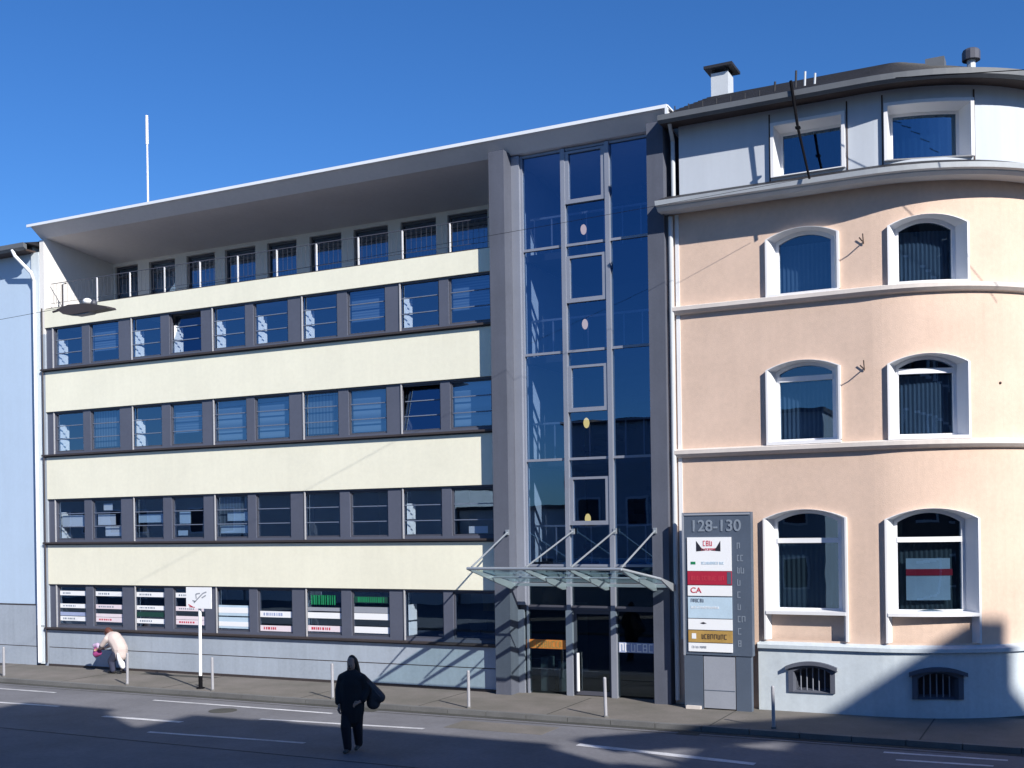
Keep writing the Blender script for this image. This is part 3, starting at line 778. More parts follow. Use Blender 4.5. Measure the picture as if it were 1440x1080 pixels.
# top storey wall
TW = [(-5.21, .80, 11.78, 12.98, .001), (-2.74, .88, 11.78, 13.0, .001)]
tw = MB(); wall_pieces(tw, SL + .3, SR, 11.4, 13.5, TW, off=.10)
tw.quad(P(SL + .3, 11.4, .10), P(SL + .3, 13.5, .10), P(SL + .3, 13.5, -3), P(SL + .3, 11.4, -3))
tw.build('upper_wall', M['upper'], house)
for c, h, zb, zt, _ in TW:
    ft = MB()
    def lr(i, off, b=None): 
        zb_ = zb + i * .3
        return [P(c - h + i, zb_, off), P(c - h + i, zt - i * 1.0, off), P(c - h / 3, zt - i, off), P(c + h / 3, zt - i, off), P(c + h - i, zt - i, off), P(c + h - i, zb_, off)]
    A = [lr(0, .1), lr(0, .19), lr(.07, .19), lr(.11, -.28), lr(.17, -.28), lr(.17, -.33)]
    ribbon(ft, A)
    for q, r_ in zip(A, A[1:]): ft.quad(q[0], r_[0], r_[-1], q[-1])
    w = ft.build('dormer_window', M['white'], house)
    pm = MB(); sweep(pm, [(-.31, zb), (-.31, zt), (-.32, zt), (-.32, zb)], c - h + .16, c + h - .16); pm.build('pane', M['glass_p'], w)
    cu = MB(); n = 22; a0, a1 = c - h + .1, c + h - .1
    for i in range(n):
        a, b = a0 + (a1 - a0) * i / n, a0 + (a1 - a0) * (i + 1) / n
        cu.quad(P(a, zb, -.42 - .05 * (i % 2)), P(b, zb, -.42 - .05 * ((i + 1) % 2)), P(b, zt, -.42 - .05 * ((i + 1) % 2)), P(a, zt, -.42 - .05 * (i % 2)))
    cu.build('curtain', mat('blue_curtain', (.09, .16, .24), .9, .2, 6), w)
    # dark strips painted in as shade beside the window box
    for s in (c - h - .05, c + h + .02):
        j = MB(); sweep(j, [(.10, 11.7), (.10, 13.2), (.113, 13.2), (.113, 11.7)], s, s + .03); j.build('shade_strip', M['brown'], w)
# main eaves and roof
ev = MB(); sweep(ev, [(.0, 13.30), (.56, 13.26), (.56, 13.42), (.0, 13.48)], SL, SR); ev.build('eaves_board', M['brown'], house)
ev = MB(); sweep(ev, [(.57, 13.26), (.64, 13.24), (.71, 13.30), (.71, 13.42), (.57, 13.44)], SL, SR); ev.build('eaves_gutter', M['gutter'], house)
rf = MB()
for i in range(10):
    o0, o1 = .62 - i * .38, .62 - (i + 1) * .38
    z0, z1 = 13.43 + i * .168, 13.43 + (i + 1) * .168
    sweep(rf, [(o0, z0), (o1, z1 - .02)], SL, SR, closed=False); sweep(rf, [(o1, z1 - .02), (o1, z1)], SL, SR, closed=False)
rf.quad(P(SL, 13.3, .6), P(SL, 13.45, .6), P(SL, 15.0, -3.1), P(SL, 13.3, -3.1))
roofp = rf.build('roof', M['tile'], house)
# roof bits
B('chimney', M['gutterw'], roofp, (-8.40, -7.95, 3.4, 3.9, 14.0, 15.80))
c_ = MB().box(-8.55, -7.80, 3.25, 4.05, 15.90, 15.97)
for sx in (-8.35, -8.0):
    for sy in (3.45, 3.8): c_.box(sx - .04, sx + .04, sy, sy + .08, 15.80, 15.90)
c_.build('chimney_cap', M['tile'], roofp)
B('roof_hatch', M['gutter'], roofp, (-2.95, -2.55, 1.5, 1.9, 13.95, 14.42))
v_ = MB(); v_.tube([(-2.0, 1.5, 13.7), (-2.0, 1.5, 14.22)], .09); v_.build('vent_pipe', M['gutterw'], roofp)
v_ = MB(); v_.tube([(-2.0, 1.5, 14.20), (-2.0, 1.5, 14.38)], .19, seg=12); v_.ball((-2.0, 1.5, 14.38), .19, .19, .09); v_.build('vent_cowl', M['frame_dark'], roofp)
for x, hgt in ((-5.62, .36), (-5.42, .30), (-6.1, .2), (-5.2, .22)):
    MB().tube([(x, .6, 13.9), (x + .02, .6, 14.0 + hgt)], .025).build('roof_spike', M['gutterw'] if x > -5.5 else M['tile'], roofp)
for i in range(7):
    x = -8.3 + i * .33; MB().tube([(x, .1, 13.7), (x, .1, 13.88)], .015).build('snow_guard', M['tile'], roofp)
# downpipe between the buildings
dp = MB(); dp.tube([(-8.36, -.16, 0.1), (-8.36, -.16, 11.25)], .055, seg=10); dp.build('downpipe', M['gutterw'], house)
dp = MB(); dp.tube([(-8.30, -.1, 11.7), (-8.30, -.1, 13.0), (-8.24, -.5, 13.3)], .05, seg=10); dp.build('upper_downpipe', M['gutterw'], house)
B('corner_strip', M['white'], house, (-8.29, -8.20, Y0 - .02, Y0 + .02, 1.5, 11.3))
# wall hooks with guy wires
for s, z in ((-4.08, 10.16), (-4.10, 7.45), (-1.25, 7.05)):
    hk = MB(); p = P(s, z, 0); q = P(s - .03, z + .02, .34)
    if s < -2:
        hk.tube([p, P(s, z - .02, .2), q], .014); hk.tube([P(s, z - .05, .02), P(s, z + .16, .10)], .012)
    else: hk.ball(p, .03, .03, .03)
    hk.build('wall_hook', M['brown'], house)

# roof pole on the peach house gutter
cp = empty('cable_mast', (-5.05, -1.0, 11.5), 'dark slanting mast fixed to the peach house gutter in front of its upper window', 'mast')
MB().tube([(-5.04, -.85, 11.45), (-5.28, -.80, 12.6), (-5.42, -.78, 13.62)], .024, r2=.034, seg=8).build('pole', M['cable'], cp)
B('clamp', M['cable'], cp, (-5.33, -5.23, -.84, -.74, 12.57, 12.61))
# suspension wire with street lamp
def wire(name, pts, r, label, cat='wire'):
    mb = MB(); mb.tube(pts, r, seg=6); o = mb.build(name, M['cable']); tag(o, label, cat); return o
def cat_pts(a, b, sag, n=24):
    return [(a[0] + (b[0] - a[0]) * t, a[1] + (b[1] - a[1]) * t, a[2] + (b[2] - a[2]) * t - sag * 4 * t * (1 - t)) for t in [i / n for i in range(n + 1)]]
wire('suspension_wire', cat_pts((-31, -7.7, 8.7), (-19.34, -7.6, 9.06), .02) + cat_pts((-19.34, -7.6, 9.06), (-5.12, -.88, 11.46), .05), .0045, 'thin black overhead wire carrying the hanging street lamp past the glass stair tower')
lam = empty('street_lamp', (-18.95, -7.6, 9.05), 'dark flat street lamp hung on an overhead wire before the cream parapet', 'street lamp')
def Lz(x, z): return ((-20.33 + (x + 24.78) * .82) * .967, 4.2 + (4.97 + (z - 10.22) * .80) * .967)
def prl(pts, y0, y1): return MB().prism([Lz(*p) for p in pts], 'Y', y0, y1)
prl([(-24.85, 10.22), (-24.6, 10.06), (-24.2, 10.01), (-22.95, 10.06), (-23.0, 10.12), (-23.7, 10.27), (-24.4, 10.30)], -7.73, -7.47).build('housing', M['sill'], lam)
prl([(-24.4, 10.035), (-24.2, 9.985), (-23.7, 10.0), (-23.6, 10.045)], -7.7, -7.5).build('lens', M['boardg'], lam)
def l3d(x, z): q = Lz(x, z); return (q[0], -7.6, q[1])
MB().tube([l3d(-24.78, 10.25), l3d(-24.78, 10.93), l3d(-24.64, 10.95)], .018).tube([l3d(-25.15, 10.2), l3d(-24.7, 10.25)], .025).build('bracket', M['sill'], lam)
MB().ball(l3d(-23.85, 10.36), .10, .09, .07).build('junction_box', M['pwhite'], lam)
MB().ball(l3d(-23.6, 10.28), .07, .07, .08).build('clamp', M['frame_dark'], lam)
wire('guy_wire', [P(-3.4, 13.35, 1.0)[:2] + (13.2,), (-.2, -1.6, 12.6), (3, -1.8, 12.0)], .009, 'thin pale wire running off to the right below the peach house eaves')

# ================================================================== COMPANY SIGN BOARD
sg = empty('sign_board', (-7.3, -.6, 0), 'tall slate blue sign board reading 128-130 with company panels, standing before the peach house', 'sign')
SY = -.62; SB = -.40
# measured at the wall plane Y=-.5
B('board', M['board'], sg, (-8.05, -6.48, SY + .02, SB, 1.22, 4.41))
B('edge_trim', M['boardg'], sg, (-8.05, -8.01, SY + .0, SY + .018, 1.2, 4.4), (-8.0, -6.5, SY + .0, SY + .018, 4.35, 4.39))
B('base_column', M['board'], sg, (-8.05, -7.62, SY + .04, SB - .01, .0, 1.215))
B('base_column', M['board'], sg, (-6.86, -6.52, SY + .04, SB - .01, .0, 1.215))
B('cabinet', M['boardg'], sg, (-7.60, -6.88, SY + .05, SB - .02, .03, 1.20))
B('cabinet_joint', M['board'], sg, (-7.59, -6.89, SY + .045, SY + .049, .42, .435))
B('footing', M['cornice'], sg, (-8.0, -7.66, SY - .05, SB, .0, .07))
text_mesh('house_number', '128-130', .36, M['text'], sg, (-7.28, SY + .012, 4.10), sx=.98, ext=.006)
px0, px1 = -7.93, -6.92
def panel(za, zb, mk): return B('panel', M[mk], sg, (px0, px1, SY - .005, SY + .019, za + .004, zb - .004))
def pt(parent, body, x, z, size, mk, sx=1): return text_mesh('lettering', body, size, M[mk], parent, (x, SY - .009, z), sx=sx, ext=.002)
p = panel(3.10, 3.86, 'pwhite')
mb = MB().poly([(-7.72, SY - .008, 3.78), (-7.60, SY - .008, 3.62), (-7.5, SY - .008, 3.56), (-7.72, SY - .008, 3.54)]).poly([(-7.16, SY - .008, 3.78), (-7.16, SY - .008, 3.54), (-7.38, SY - .008, 3.56), (-7.26, SY - .008, 3.62)])
mb.build('emblem', M['black'], p); scribble(p, -7.56, -7.3, 3.66, 3.78, SY - .008, 'redt', 1); scribble(p, -7.6, -7.28, 3.56, 3.61, SY - .008, 'redt', 2)
B('green_mark', M['green'], p, (-7.85, -7.74, SY - .010, SY - .006, 3.25, 3.31)); scribble(p, -7.6, -7.05, 3.25, 3.31, SY - .008, 'pblue', 8)
p = panel(2.79, 3.10, 'red'); scribble(p, -7.85, -7.1, 2.89, 2.99, SY - .008, 'redt', 11); B('dark_end', M['board'], p, (-7.02, px1 - .01, SY - .009, SY - .006, 2.81, 3.08))
p = panel(2.54, 2.78, 'pwhite'); text_mesh('lettering', 'CA', .17, M['redt'], p, (-7.74, SY - .009, 2.665), ext=.002, sx=1.1)
p = panel(2.04, 2.52, 'pblue'); scribble(p, -7.86, -7.5, 2.40, 2.48, SY - .008, 'board', 12); scribble(p, -7.86, -7.2, 2.26, 2.31, SY - .008, 'pwhite', 13)
p = panel(1.78, 2.03, 'pwhite'); mb = MB(); mb.poly([(-7.66, SY - .008, 1.93), (-7.58, SY - .008, 1.91), (-7.5, SY - .008, 1.93), (-7.58, SY - .008, 1.96)]); mb.build('emblem', M['black'], p)
p = panel(1.50, 1.77, 'gold'); scribble(p, -7.62, -7.0, 1.58, 1.69, SY - .008, 'brown', 14); B('pale_mark', M['pwhite'], p, (-7.85, -7.75, SY - .009, SY - .006, 1.58, 1.7))
p = panel(1.29, 1.49, 'pwhite'); scribble(p, -7.85, -7.5, 1.37, 1.42, SY - .008, 'boardg', 15)
for i in range(9):
    z = 3.66 - .27 * i
    scribble(sg, -6.80, -6.64, z - .07, z + .07, SY + .016, 'text', 30 + i, name='side_lettering')

# ================================================================== TRAFFIC SIGN AND BOLLARDS
ts = empty('traffic_sign', (-20.82, -2.2, 0), 'small white rectangular traffic sign with grey pictogram on a white pole', 'traffic sign')
MB().tube([(-20.82, -2.2, .32), (-20.80, -2.2, 2.62)], .042, seg=10).build('pole', M['pwhite'], ts)
MB().tube([(-20.82, -2.2, 0), (-20.82, -2.2, .34)], .055, seg=10).tube([(-20.82, -2.2, 0), (-20.82, -2.2, .03)], .11, seg=10).build('pole_foot', M['cable'], ts)
bd_ = B('plate', M['pwhite'], ts, (-21.20, -20.34, -2.28, -2.262, 2.12, 2.68))
pic = MB()
def stroke(mb, a, b, w, y):
    d = Vector((b[0] - a[0], 0, b[1] - a[1])).normalized(); n = Vector((-d.z, 0, d.x)) * w
    mb.poly([(a[0] - n.x, y, a[1] - n.z), (b[0] - n.x, y, b[1] - n.z), (b[0] + n.x, y, b[1] + n.z), (a[0] + n.x, y, a[1] + n.z)])
yy = -2.284
for a, b in (((-20.93, 2.27), (-20.62, 2.52)), ((-20.85, 2.38), (-20.86, 2.50)), ((-20.86, 2.50), (-20.72, 2.52)), ((-20.62, 2.52), (-20.50, 2.56)), ((-20.66, 2.40), (-20.52, 2.47)), ((-20.98, 2.33), (-20.88, 2.30))):
    stroke(pic, a, b, .016, yy)
pic.build('pictogram', M['boardg'], bd_)
pic = MB(); stroke(pic, (-21.12, 2.22), (-20.98, 2.16), .014, yy); stroke(pic, (-21.1, 2.16), (-20.9, 2.15), .01, yy); pic.build('red_mark', M['redt'], bd_)
bl_pos = [(-28.1, 'leftmost bollard, in front of the pale blue building'), (-23.25, 'bollard in front of the stooping person in beige'),
          (-20.25, 'bollard just right of the white traffic sign pole'), (-16.45, 'bollard just left of the walking person in black'),
          (-12.64, 'bollard before the dark left pillar of the entrance'), (-9.25, 'bollard in front of the entrance door'), (-5.6, 'bollard before the left basement window of the peach house')]
def bollard(x, label):
    b = empty('bollard', (x, -2.38, 0), 'thin pale grey ' + label, 'bollard', 'thin bollards along the kerb')
    return b
proto = bollard(*bl_pos[0])
t = MB(); t.smooth = False
t.tube([(-28.1, -2.38, 0), (-28.1, -2.38, .84)], .036, seg=12); t.ball((-28.1, -2.38, .84), .036, .036, .03, 12, 6); t.build('post', M['bollard'], proto)
MB().tube([(-28.1, -2.38, 0), (-28.1, -2.38, .035)], .058, seg=12).build('base_plate', M['kerb'], proto)
for x, lb in bl_pos[1:]:
    c = copy_tree(proto, None, (x, -2.38, 0)); c['label'] = 'thin pale grey ' + lb
    c.rotation_euler = (random.uniform(-.02, .02), random.uniform(-.03, .03), random.uniform(0, 3))

# ================================================================== PEOPLE
def skin_obj(name, pts, edges, m, parent, root=0, sub=2, vox=.014):
    """one continuous tapered surface along the given bones (overlapping ellipsoids fused by a voxel remesh)"""
    mb = MB()
    def rr(p): return (p[3], p[4] if len(p) > 4 else p[3])
    for a, b in edges:
        A, Bq = pts[a], pts[b]; va, vb = Vector(A[:3]), Vector(Bq[:3]); ra, rb = rr(A), rr(Bq)
        rm = min(ra[0], rb[0], ra[1], rb[1]); n = max(2, int((vb - va).length / (rm * .28)) + 1)
        for i in range(n + 1):
            t = i / n; c = va.lerp(vb, t); rx = ra[0] + (rb[0] - ra[0]) * t; ry = ra[1] + (rb[1] - ra[1]) * t
            mb.ball(c, rx, ry, min((rx + ry) / 2, max(rx, ry)), 12, 8)
    me = mb.mesh(name); o = bpy.data.objects.new(name, me); col.objects.link(o)
    md = o.modifiers.new('R', 'REMESH'); md.mode = 'VOXEL'; md.voxel_size = vox; md.use_smooth_shade = True
    sm = o.modifiers.new('S', 'SMOOTH'); sm.iterations = 3; sm.factor = .5
    bpy.context.view_layer.update()
    me2 = bpy.data.meshes.new_from_object(o.evaluated_get(bpy.context.evaluated_depsgraph_get()))
    bpy.data.objects.remove(o)
    for p in me2.polygons: p.use_smooth = True
    me2.materials.clear()
    return me2

def chain(n, off=0): return [(off + i, off + i + 1) for i in range(n - 1)]

def person(root, rot, body_pts, body_edges, hands):
    """body_pts in local coordinates (metres); returns transform to world"""
    T = Matrix.Translation(root) @ Matrix.Rotation(rot, 4, 'Z')
    return T

def add(me, name, m, parent, T, label=None):
    me.transform(T); return link(name, me, m, parent, label)

def hand_pts(w, d, up, s=1.0):
    """wrist w, direction d, thumb side up -> list of chains for palm, 4 fingers, thumb"""
    w, d, up = Vector(w), Vector(d).normalized(), Vector(up).normalized()
    side = d.cross(up).normalized(); pts = [(*w, .026), (*(w + d * .05), .034, .016), (*(w + d * .085), .034, .014)]
    ed = [(0, 1), (1, 2)]
    for k, ln in enumerate((.065, .075, .07, .055)):
        o = up * (.027 - .018 * k)
        a = w + d * .088 + o; b = a + d * ln * .5 - side * .012; c = b + d * ln * .35 - side * .03
        n = len(pts); pts += [(*a, .0095), (*b, .009), (*c, .008)]; ed += [(2, n), (n, n + 1), (n + 1, n + 2)]
    a = w + d * .03 + up * .03; b = a + d * .035 + up * .02; c = b + d * .03 - side * .01
    n = len(pts); pts += [(*a, .012), (*b, .011), (*c, .009)]; ed += [(1, n), (n, n + 1), (n + 1, n + 2)]
    return pts, ed

# --- walking person in black (local: faces -Y, X to their left as seen by camera right)
PX_, PY_ = -12.47, -7.27
walker = empty('person', (PX_, PY_, -.1), 'dark haired person in a black coat walking on the shaded road with a shoulder bag', 'person')
T = Matrix.Translation((PX_, PY_, -.1)) @ Matrix.Rotation(R_(12), 4, 'Z')
body = [(0, 0, .98, .15, .115), (0, .0, 1.12, .135, .10), (0, -.01, 1.28, .15, .105), (0, .0, 1.44, .13, .09), (0, -.01, 1.53, .058), (0, -.02, 1.59, .055), (0, -.03, 1.66, .078, .092), (0, -.025, 1.755, .07, .08),
        (-.19, .01, 1.43, .065), (-.25, .02, 1.20, .050), (-.235, -.08, .97, .04), (-.22, -.12, .90, .03),
        (.19, .01, 1.43, .065), (.27, .05, 1.20, .050), (.235, -.06, 1.02, .04), (.18, -.12, .98, .03),
        (-.09, -.02, .86, .10), (-.08, -.12, .50, .068), (-.08, -.06, .12, .045), (-.08, -.05, .07, .042),
        (.09, .02, .86, .10), (.06, .04, .50, .068), (.03, .20, .16, .045), (.03, .22, .11, .042)]
be = [(0, 1), (1, 2), (2, 3), (3, 4), (4, 5), (5, 6), (6, 7), (3, 8), (8, 9), (9, 10), (10, 11), (3, 12), (12, 13), (13, 14), (14, 15), (0, 16), (16, 17), (17, 18), (18, 19), (0, 20), (20, 21), (21, 22), (22, 23)]
add(skin_obj('b', body, be, None, None), 'body', M['skin'], walker, T)
coat = [(0, 0, .98, .25, .19), (0, 0, 1.15, .24, .18), (0, -.01, 1.30, .24, .17), (0, 0, 1.42, .20, .15), (0, .0, 1.50, .12, .11),
        (-.20, .01, 1.41, .10), (-.27, .02, 1.20, .09), (-.25, -.08, .97, .07),
        (.20, .01, 1.41, .10), (.285, .05, 1.20, .09), (.245, -.06, 1.03, .07), (0, 0, .80, .24, .18), (0, .01, .66, .20, .16)]
ce = [(0, 1), (1, 2), (2, 3), (3, 4), (3, 5), (5, 6), (6, 7), (3, 8), (8, 9), (9, 10), (0, 11), (11, 12)]
add(skin_obj('c', coat, ce, None, None), 'coat', M['coat'], walker, T)
tr = [(0, .01, .90, .16), (-.09, -.02, .80, .125), (-.09, -.12, .50, .105), (-.08, -.07, .11, .08),
      (.09, .02, .80, .125), (.08, .04, .50, .105), (.04, .19, .15, .08)]
add(skin_obj('t', tr, [(0, 1), (1, 2), (2, 3), (0, 4), (4, 5), (5, 6)], None, None), 'trousers', M['trous'], walker, T)
for (x, y, z, ty) in ((-.08, -.05, .05, 0), (.03, .24, .09, .03)):
    sh = [(x, y + .05, z + .01, .045), (x, y - .05, z + 0, .048, .04), (x, y - .17, z - .005 - ty, .042, .032)]
    add(skin_obj('s', sh, chain(3), None, None), 'shoe', M['shoe'], walker, T)
hr = [(0, .035, 1.73, .11, .10), (0, .075, 1.63, .125, .095), (0, .09, 1.52, .145, .085), (0, .085, 1.38, .12, .06), (0, .01, 1.79, .075, .075), (0, .09, 1.28, .05, .03)]
add(skin_obj('h', hr, [(4, 0), (0, 1), (1, 2), (2, 3), (3, 5)], None, None), 'hair', M['hair'], walker, T)
fc_ = MB(); fc_.smooth = True
fc_.ball((0, -.125, 1.655), .013, .022, .024)
for sx in (-.033, .033): fc_.ball((sx, -.108, 1.682), .012, .007, .007)
fc_.ball((0, -.108, 1.615), .024, .007, .006)
add(fc_.mesh('f'), 'face_features', M['brown'], walker, T)
for w, d in (((-.22, -.12, .90), (0, -.25, -1)), ((.18, -.12, .98), (-.5, -.6, -.3))):
    hp, he = hand_pts(w, d, (0, -1, .1) if w[0] < 0 else (0, -.2, 1)); add(skin_obj('hd', hp, he, None, None, vox=.004), 'hand', M['skin'], walker, T)
bagp = empty('shoulder_bag', (PX_ + .45, PY_ + .1, .7), 'bulging dark grey bag slung from the shoulder of the walking person in black', 'bag')
bg = [(.16, .16, 1.40, .08, .07), (.26, .18, 1.22, .15, .10), (.38, .18, 1.08, .17, .12), (.50, .16, 1.04, .11, .10), (.36, .17, .92, .14, .10)]
add(skin_obj('bg', bg, [(0, 1), (1, 2), (2, 3), (2, 4)], None, None), 'bag_body', M['bag'], bagp, T)
sb_ = MB(); sb_.tube([(-.05, .10, 1.50), (.1, -.02, 1.55), (.2, -.05, 1.48), (.36, .02, 1.28), (.55, .05, 1.05)], .018); add(sb_.mesh('st'), 'strap', M['bag'], bagp, T)

# --- stooping person in beige, near the wall; leans towards -X
Q = (-25.45, -.62, 0)
stoop = empty('person', Q, 'stooping person in a beige jacket with auburn hair bending over beside the office plinth', 'person')
T = Matrix.Translation(Q)
# local X: negative = direction they lean
body = [(.10, 0, .74, .13, .15), (.02, 0, .88, .13, .15), (-.10, 0, .98, .13, .16), (-.20, 0, 1.05, .11, .14), (-.26, 0, 1.10, .055), (-.31, 0, 1.14, .05), (-.35, 0, 1.17, .085, .075), (-.42, 0, 1.19, .07, .065),
        (-.20, -.18, 1.00, .06), (-.36, -.20, .82, .048), (-.55, -.12, .72, .036), (-.62, -.10, .70, .03),
        (-.20, .18, 1.00, .06), (-.36, .18, .82, .048), (-.55, .08, .72, .036), (-.62, .06, .70, .03),
        (.10, -.10, .66, .10), (-.10, -.11, .40, .066), (-.02, -.11, .10, .045), (-.02, -.11, .06, .042),
        (.12, .10, .66, .10), (.02, .11, .38, .066), (.22, .11, .12, .045), (.23, .11, .07, .042)]
body[6] = (-.34, 0, 1.16, .085, .08)
add(skin_obj('b', body, be, None, None), 'body', M['skin'], stoop, T)
jk = [(.14, 0, .72, .23, .23), (.04, 0, .88, .23, .23), (-.08, 0, 1.00, .22, .23), (-.18, 0, 1.05, .17, .19), (-.24, 0, 1.10, .08, .09),
      (-.20, -.19, 1.02, .09), (-.36, -.21, .84, .075), (-.52, -.13, .74, .055), (-.20, .19, 1.02, .09), (-.36, .19, .84, .075), (-.52, .09, .74, .055), (.16, 0, .56, .20, .20)]
add(skin_obj('j', jk, [(0, 1), (1, 2), (2, 3), (3, 4), (3, 5), (5, 6), (6, 7), (3, 8), (8, 9), (9, 10), (0, 11)], None, None), 'jacket', M['beige'], stoop, T)
tr = [(.12, 0, .66, .15, .17), (.08, -.10, .58, .13), (-.10, -.11, .38, .11), (-.04, -.11, .11, .085), (.16, .10, .58, .13), (.06, .11, .38, .11), (.24, .11, .13, .085)]
add(skin_obj('t', tr, [(0, 1), (1, 2), (2, 3), (0, 4), (4, 5), (5, 6)], None, None), 'trousers', M['navy'], stoop, T)
for x, y in ((-.03, -.11), (.22, .11)):
    add(skin_obj('s', [(x + .05, y, .05, .045), (x - .05, y, .045, .046), (x - .17, y, .04, .038, .032)], chain(3), None, None), 'shoe', M['coat'], stoop, T)
add(skin_obj('h', [(-.40, 0, 1.25, .05, .07), (-.33, 0, 1.24, .11, .11), (-.27, 0, 1.20, .11, .11), (-.22, 0, 1.13, .06, .07)], chain(4), None, None), 'hair', M['hair2'], stoop, T)
fc_ = MB(); fc_.smooth = True; fc_.ball((-.44, 0, 1.12), .02, .012, .02); fc_.ball((-.43, -.03, 1.14), .007, .01, .007); fc_.ball((-.43, .03, 1.14), .007, .01, .007); fc_.ball((-.42, 0, 1.085), .006, .02, .006)
add(fc_.mesh('f'), 'face_features', M['brown'], stoop, T)
for w in ((-.62, -.10, .70), (-.62, .06, .70)):
    hp, he = hand_pts(w, (-1, .0, -.35), (0, .2, 1)); add(skin_obj('hd', hp, he, None, None, vox=.004), 'hand', M['skin'], stoop, T)
hb = empty('handbag', (-26.25, -.65, .55), 'magenta and lilac handbag held out by the stooping person in beige', 'bag')
add(skin_obj('bg', [(-.78, -.02, .66, .10, .09), (-.80, -.02, .55, .12, .10), (-.70, -.02, .58, .10, .09)], [(0, 1), (1, 2)], None, None), 'bag_body', M['pinkbag'], hb, T)
add(skin_obj('bg', [(-.86, -.02, .78, .07, .07), (-.74, -.02, .80, .08, .07), (-.68, -.03, .74, .06, .06)], chain(3), None, None), 'bag_flap', M['lilac'], hb, T)
pb_ = empty('plastic_bag', (-25.0, -.8, .2), 'white plastic bag hanging at the right side of the stooping person in beige', 'bag')
add(skin_obj('bg', [(.26, -.22, .62, .02, .02), (.32, -.22, .46, .06, .05), (.42, -.22, .32, .11, .07), (.46, -.22, .24, .08, .06)], chain(4), None, None), 'bag_body', M['plasticw'], pb_, T)

# ================================================================== ACROSS THE STREET (reflected in the glass, throws the road shadow)
def opposite(name, x0, x1, yf, depth, h, wallm, label, gable=True, ridge=1.6, wy=3.0, chim=()):
    o = empty(name, ((x0 + x1) / 2, yf - depth / 2, 0), label, 'house')
    B('wall', M[wallm], o, (x0, x1, yf - depth, yf, -.1, h))
    if gable:
        MB().prism([(yf + .3, h), (yf - depth - .3, h), (yf - depth / 2, h + ridge)], 'X', x0 - .1, x1 + .1).build('roof', M['htile'], o)
    else:
        B('roof', M['htile'], o, (x0 - .1, x1 + .1, yf - depth - .1, yf + .2, h, h + .2))
    nfl = int((h - .6) / wy); nw = int((x1 - x0) / 2.2)
    for f in range(nfl):
        for i in range(nw):
            cx = x0 + (i + .5) * (x1 - x0) / nw; z = 1.0 + f * wy
            fr = MB().box(cx - .6, cx - .5, yf, yf + .06, z, z + 1.5).box(cx + .5, cx + .6, yf, yf + .06, z, z + 1.5).box(cx - .5, cx + .5, yf, yf + .06, z + 1.4, z + 1.5).box(cx - .5, cx + .5, yf, yf + .06, z, z + .1)
            w = fr.build('window', M['white'], o)
            B('pane', M['black'], w, (cx - .5, cx + .5, yf + .005, yf + .02, z + .1, z + 1.4))
    for (a, b, c, d, e) in chim: B('chimney', M['brown'], o, (a, b, c, d, h, e))
    return o
opposite('opposite_house', -23.4, -10.5, -27, 9, 9.2, 'hwall2', 'grey rendered house across the street behind the viewpoint', False)
opposite('opposite_house', -30, -23.5, -28, 8, 5.0, 'hwall', 'low pale house across the street beside the grey one', False)
opposite('opposite_house', -44, -30.2, -27, 9, 6.2, 'hwall', 'cream two storey house across the street with gable roof', True, 1.8)
opposite('opposite_house', -62, -44.2, -27, 9, 7.2, 'hwall', 'long cream house across the street at its far left end', True, 1.6)
opposite('opposite_house', -85, -62.2, -27, 9, 6.5, 'hwall2', 'grey terrace across the street farthest to the left', True, 1.6)
opposite('opposite_house', 1.2, 3.9, -20, 12, 17.6, 'hdark', 'narrow tall apartment house across the street beside the viewpoint', False)
opposite('opposite_house', 4.0, 6.6, -20, 12, 15.5, 'hdark', 'narrow brick apartment house across the street, lower than both neighbours', False)
opposite('opposite_house', 6.7, 15.6, -20, 12, 17.7, 'hdark', 'broad apartment house across the street with a flat roof', False, chim=((9.0, 9.8, -20.8, -20, 18.3),))
opposite('opposite_house', 15.7, 20.3, -20, 12, 16.3, 'hdark', 'brick apartment house across the street, right of the broad one', False)
opposite('opposite_house', 20.4, 21.9, -20, 12, 19.0, 'hdark', 'very narrow tall house across the street beside the gabled one', False)
gb = empty('opposite_house', (28, -20, 0), 'tallest house across the street, its gable facing the road at the right', 'house')
gm = MB().prism([(22.0, -.1), (22.0, 19.35), (26.0, 22.2), (27.35, 22.7), (27.35, 21.2), (36, 20.0), (36, -.1)], 'Y', -27, -16); gm.build('wall', M['hdark'], gb)
gm = MB().prism([(11.0, 13.4), (11.0, 14.3), (21.99, 19.2), (21.99, 18.1)], 'Y', -16.5, -16.0); gm.build('shadow_slab', M['htile'], gb)  # unseen slab added to throw a slanting shadow band on the road
for x in (11.3, 15, 18.5): B('post', M['hdark'], gb, (x - .06, x + .06, -16.3, -16.2, -.1, 13.5 + (x - 11) * .43))  # unseen props under the added shadow slab

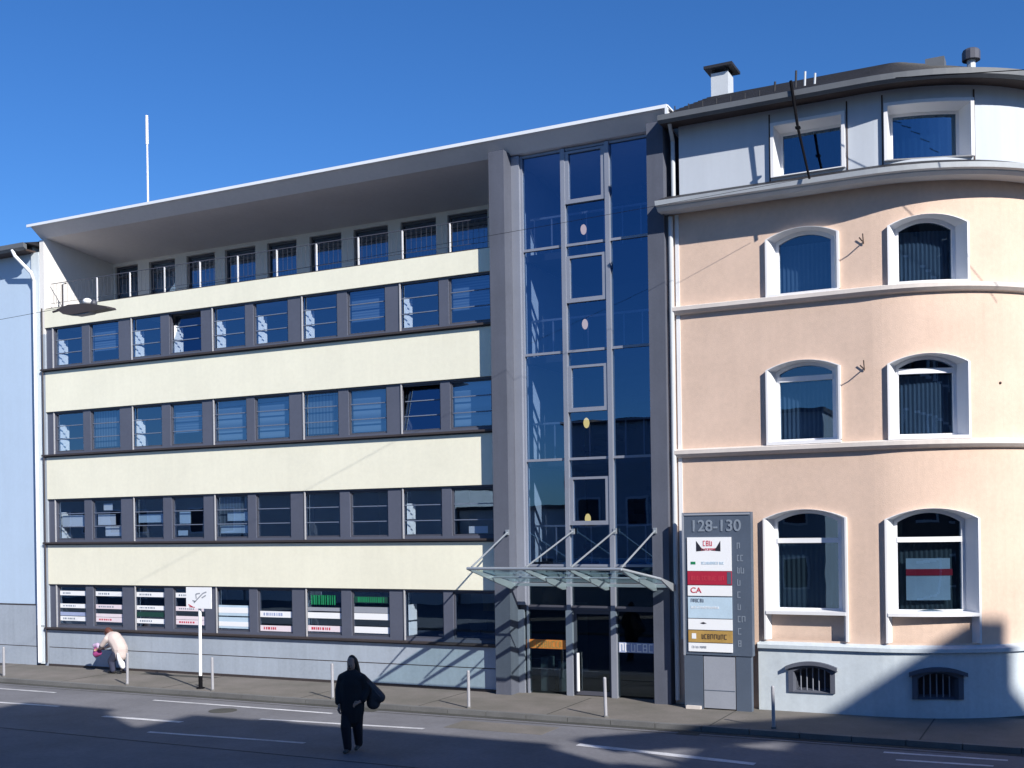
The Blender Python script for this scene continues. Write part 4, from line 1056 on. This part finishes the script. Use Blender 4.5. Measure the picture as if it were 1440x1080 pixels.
# ================================================================== CAMERA
F = 1592.0; TH = R_(26.66); RO = .015
cam = bpy.data.cameras.new('Camera'); co = bpy.data.objects.new('Camera', cam); col.objects.link(co)
cam.sensor_fit = 'HORIZONTAL'; cam.sensor_width = 36; cam.lens = F / 1440 * 36
cam.shift_y = (738 - 540) / 1440; cam.shift_x = 0
cam.clip_end = 3000; cam.clip_start = .1
fwd = Vector((-math.sin(TH), math.cos(TH), 0)); rt = Vector((math.cos(TH), math.sin(TH), 0)); up = Vector((0, 0, 1))
ix = rt * math.cos(RO) - up * math.sin(RO); iy = rt * math.sin(RO) + up * math.cos(RO)
co.matrix_world = Matrix(((ix.x, iy.x, -fwd.x, 0), (ix.y, iy.y, -fwd.y, -25.2), (ix.z, iy.z, -fwd.z, 4.2), (0, 0, 0, 1)))
sc.camera = co

# ================================================================== LIGHT
ld = Vector((-1.7, 1.0, -1.22)).normalized()
sun = bpy.data.lights.new('Sun', 'SUN'); sun.energy = 5.0; sun.angle = R_(.5); sun.color = (1, .955, .88)
so = bpy.data.objects.new('Sun', sun); col.objects.link(so); so.rotation_euler = ld.to_track_quat('-Z', 'Y').to_euler()
w = bpy.data.worlds.new('World'); sc.world = w; w.use_nodes = True
nt = w.node_tree; bgn = nt.nodes['Background']
sky = nt.nodes.new('ShaderNodeTexSky'); sky.sky_type = 'NISHITA'; sky.sun_disc = False
sky.sun_elevation = math.asin(-ld.z); sky.sun_rotation = math.atan2(-ld.x, -ld.y)
sky.air_density = 1.0; sky.dust_density = .2; sky.ozone_density = 4.0; sky.altitude = 200
hs = nt.nodes.new('ShaderNodeHueSaturation'); hs.inputs['Saturation'].default_value = 1.18; hs.inputs['Value'].default_value = 1.0
mxs = nt.nodes.new('ShaderNodeMix'); mxs.data_type = 'RGBA'; mxs.blend_type = 'MULTIPLY'; mxs.inputs[0].default_value = 1; mxs.inputs[7].default_value = (.76, 1.0, 1.32, 1)
nt.links.new(sky.outputs[0], hs.inputs['Color']); nt.links.new(hs.outputs[0], mxs.inputs[6]); nt.links.new(mxs.outputs[2], bgn.inputs[0])
bgn.inputs[1].default_value = .075
sc.view_settings.view_transform = 'Standard'; sc.view_settings.look = 'None'; sc.view_settings.gamma = 1
sc.view_settings.exposure = .48
sc.render.engine = 'CYCLES'
sc.cycles.max_bounces = 8; sc.cycles.transparent_max_bounces = 16
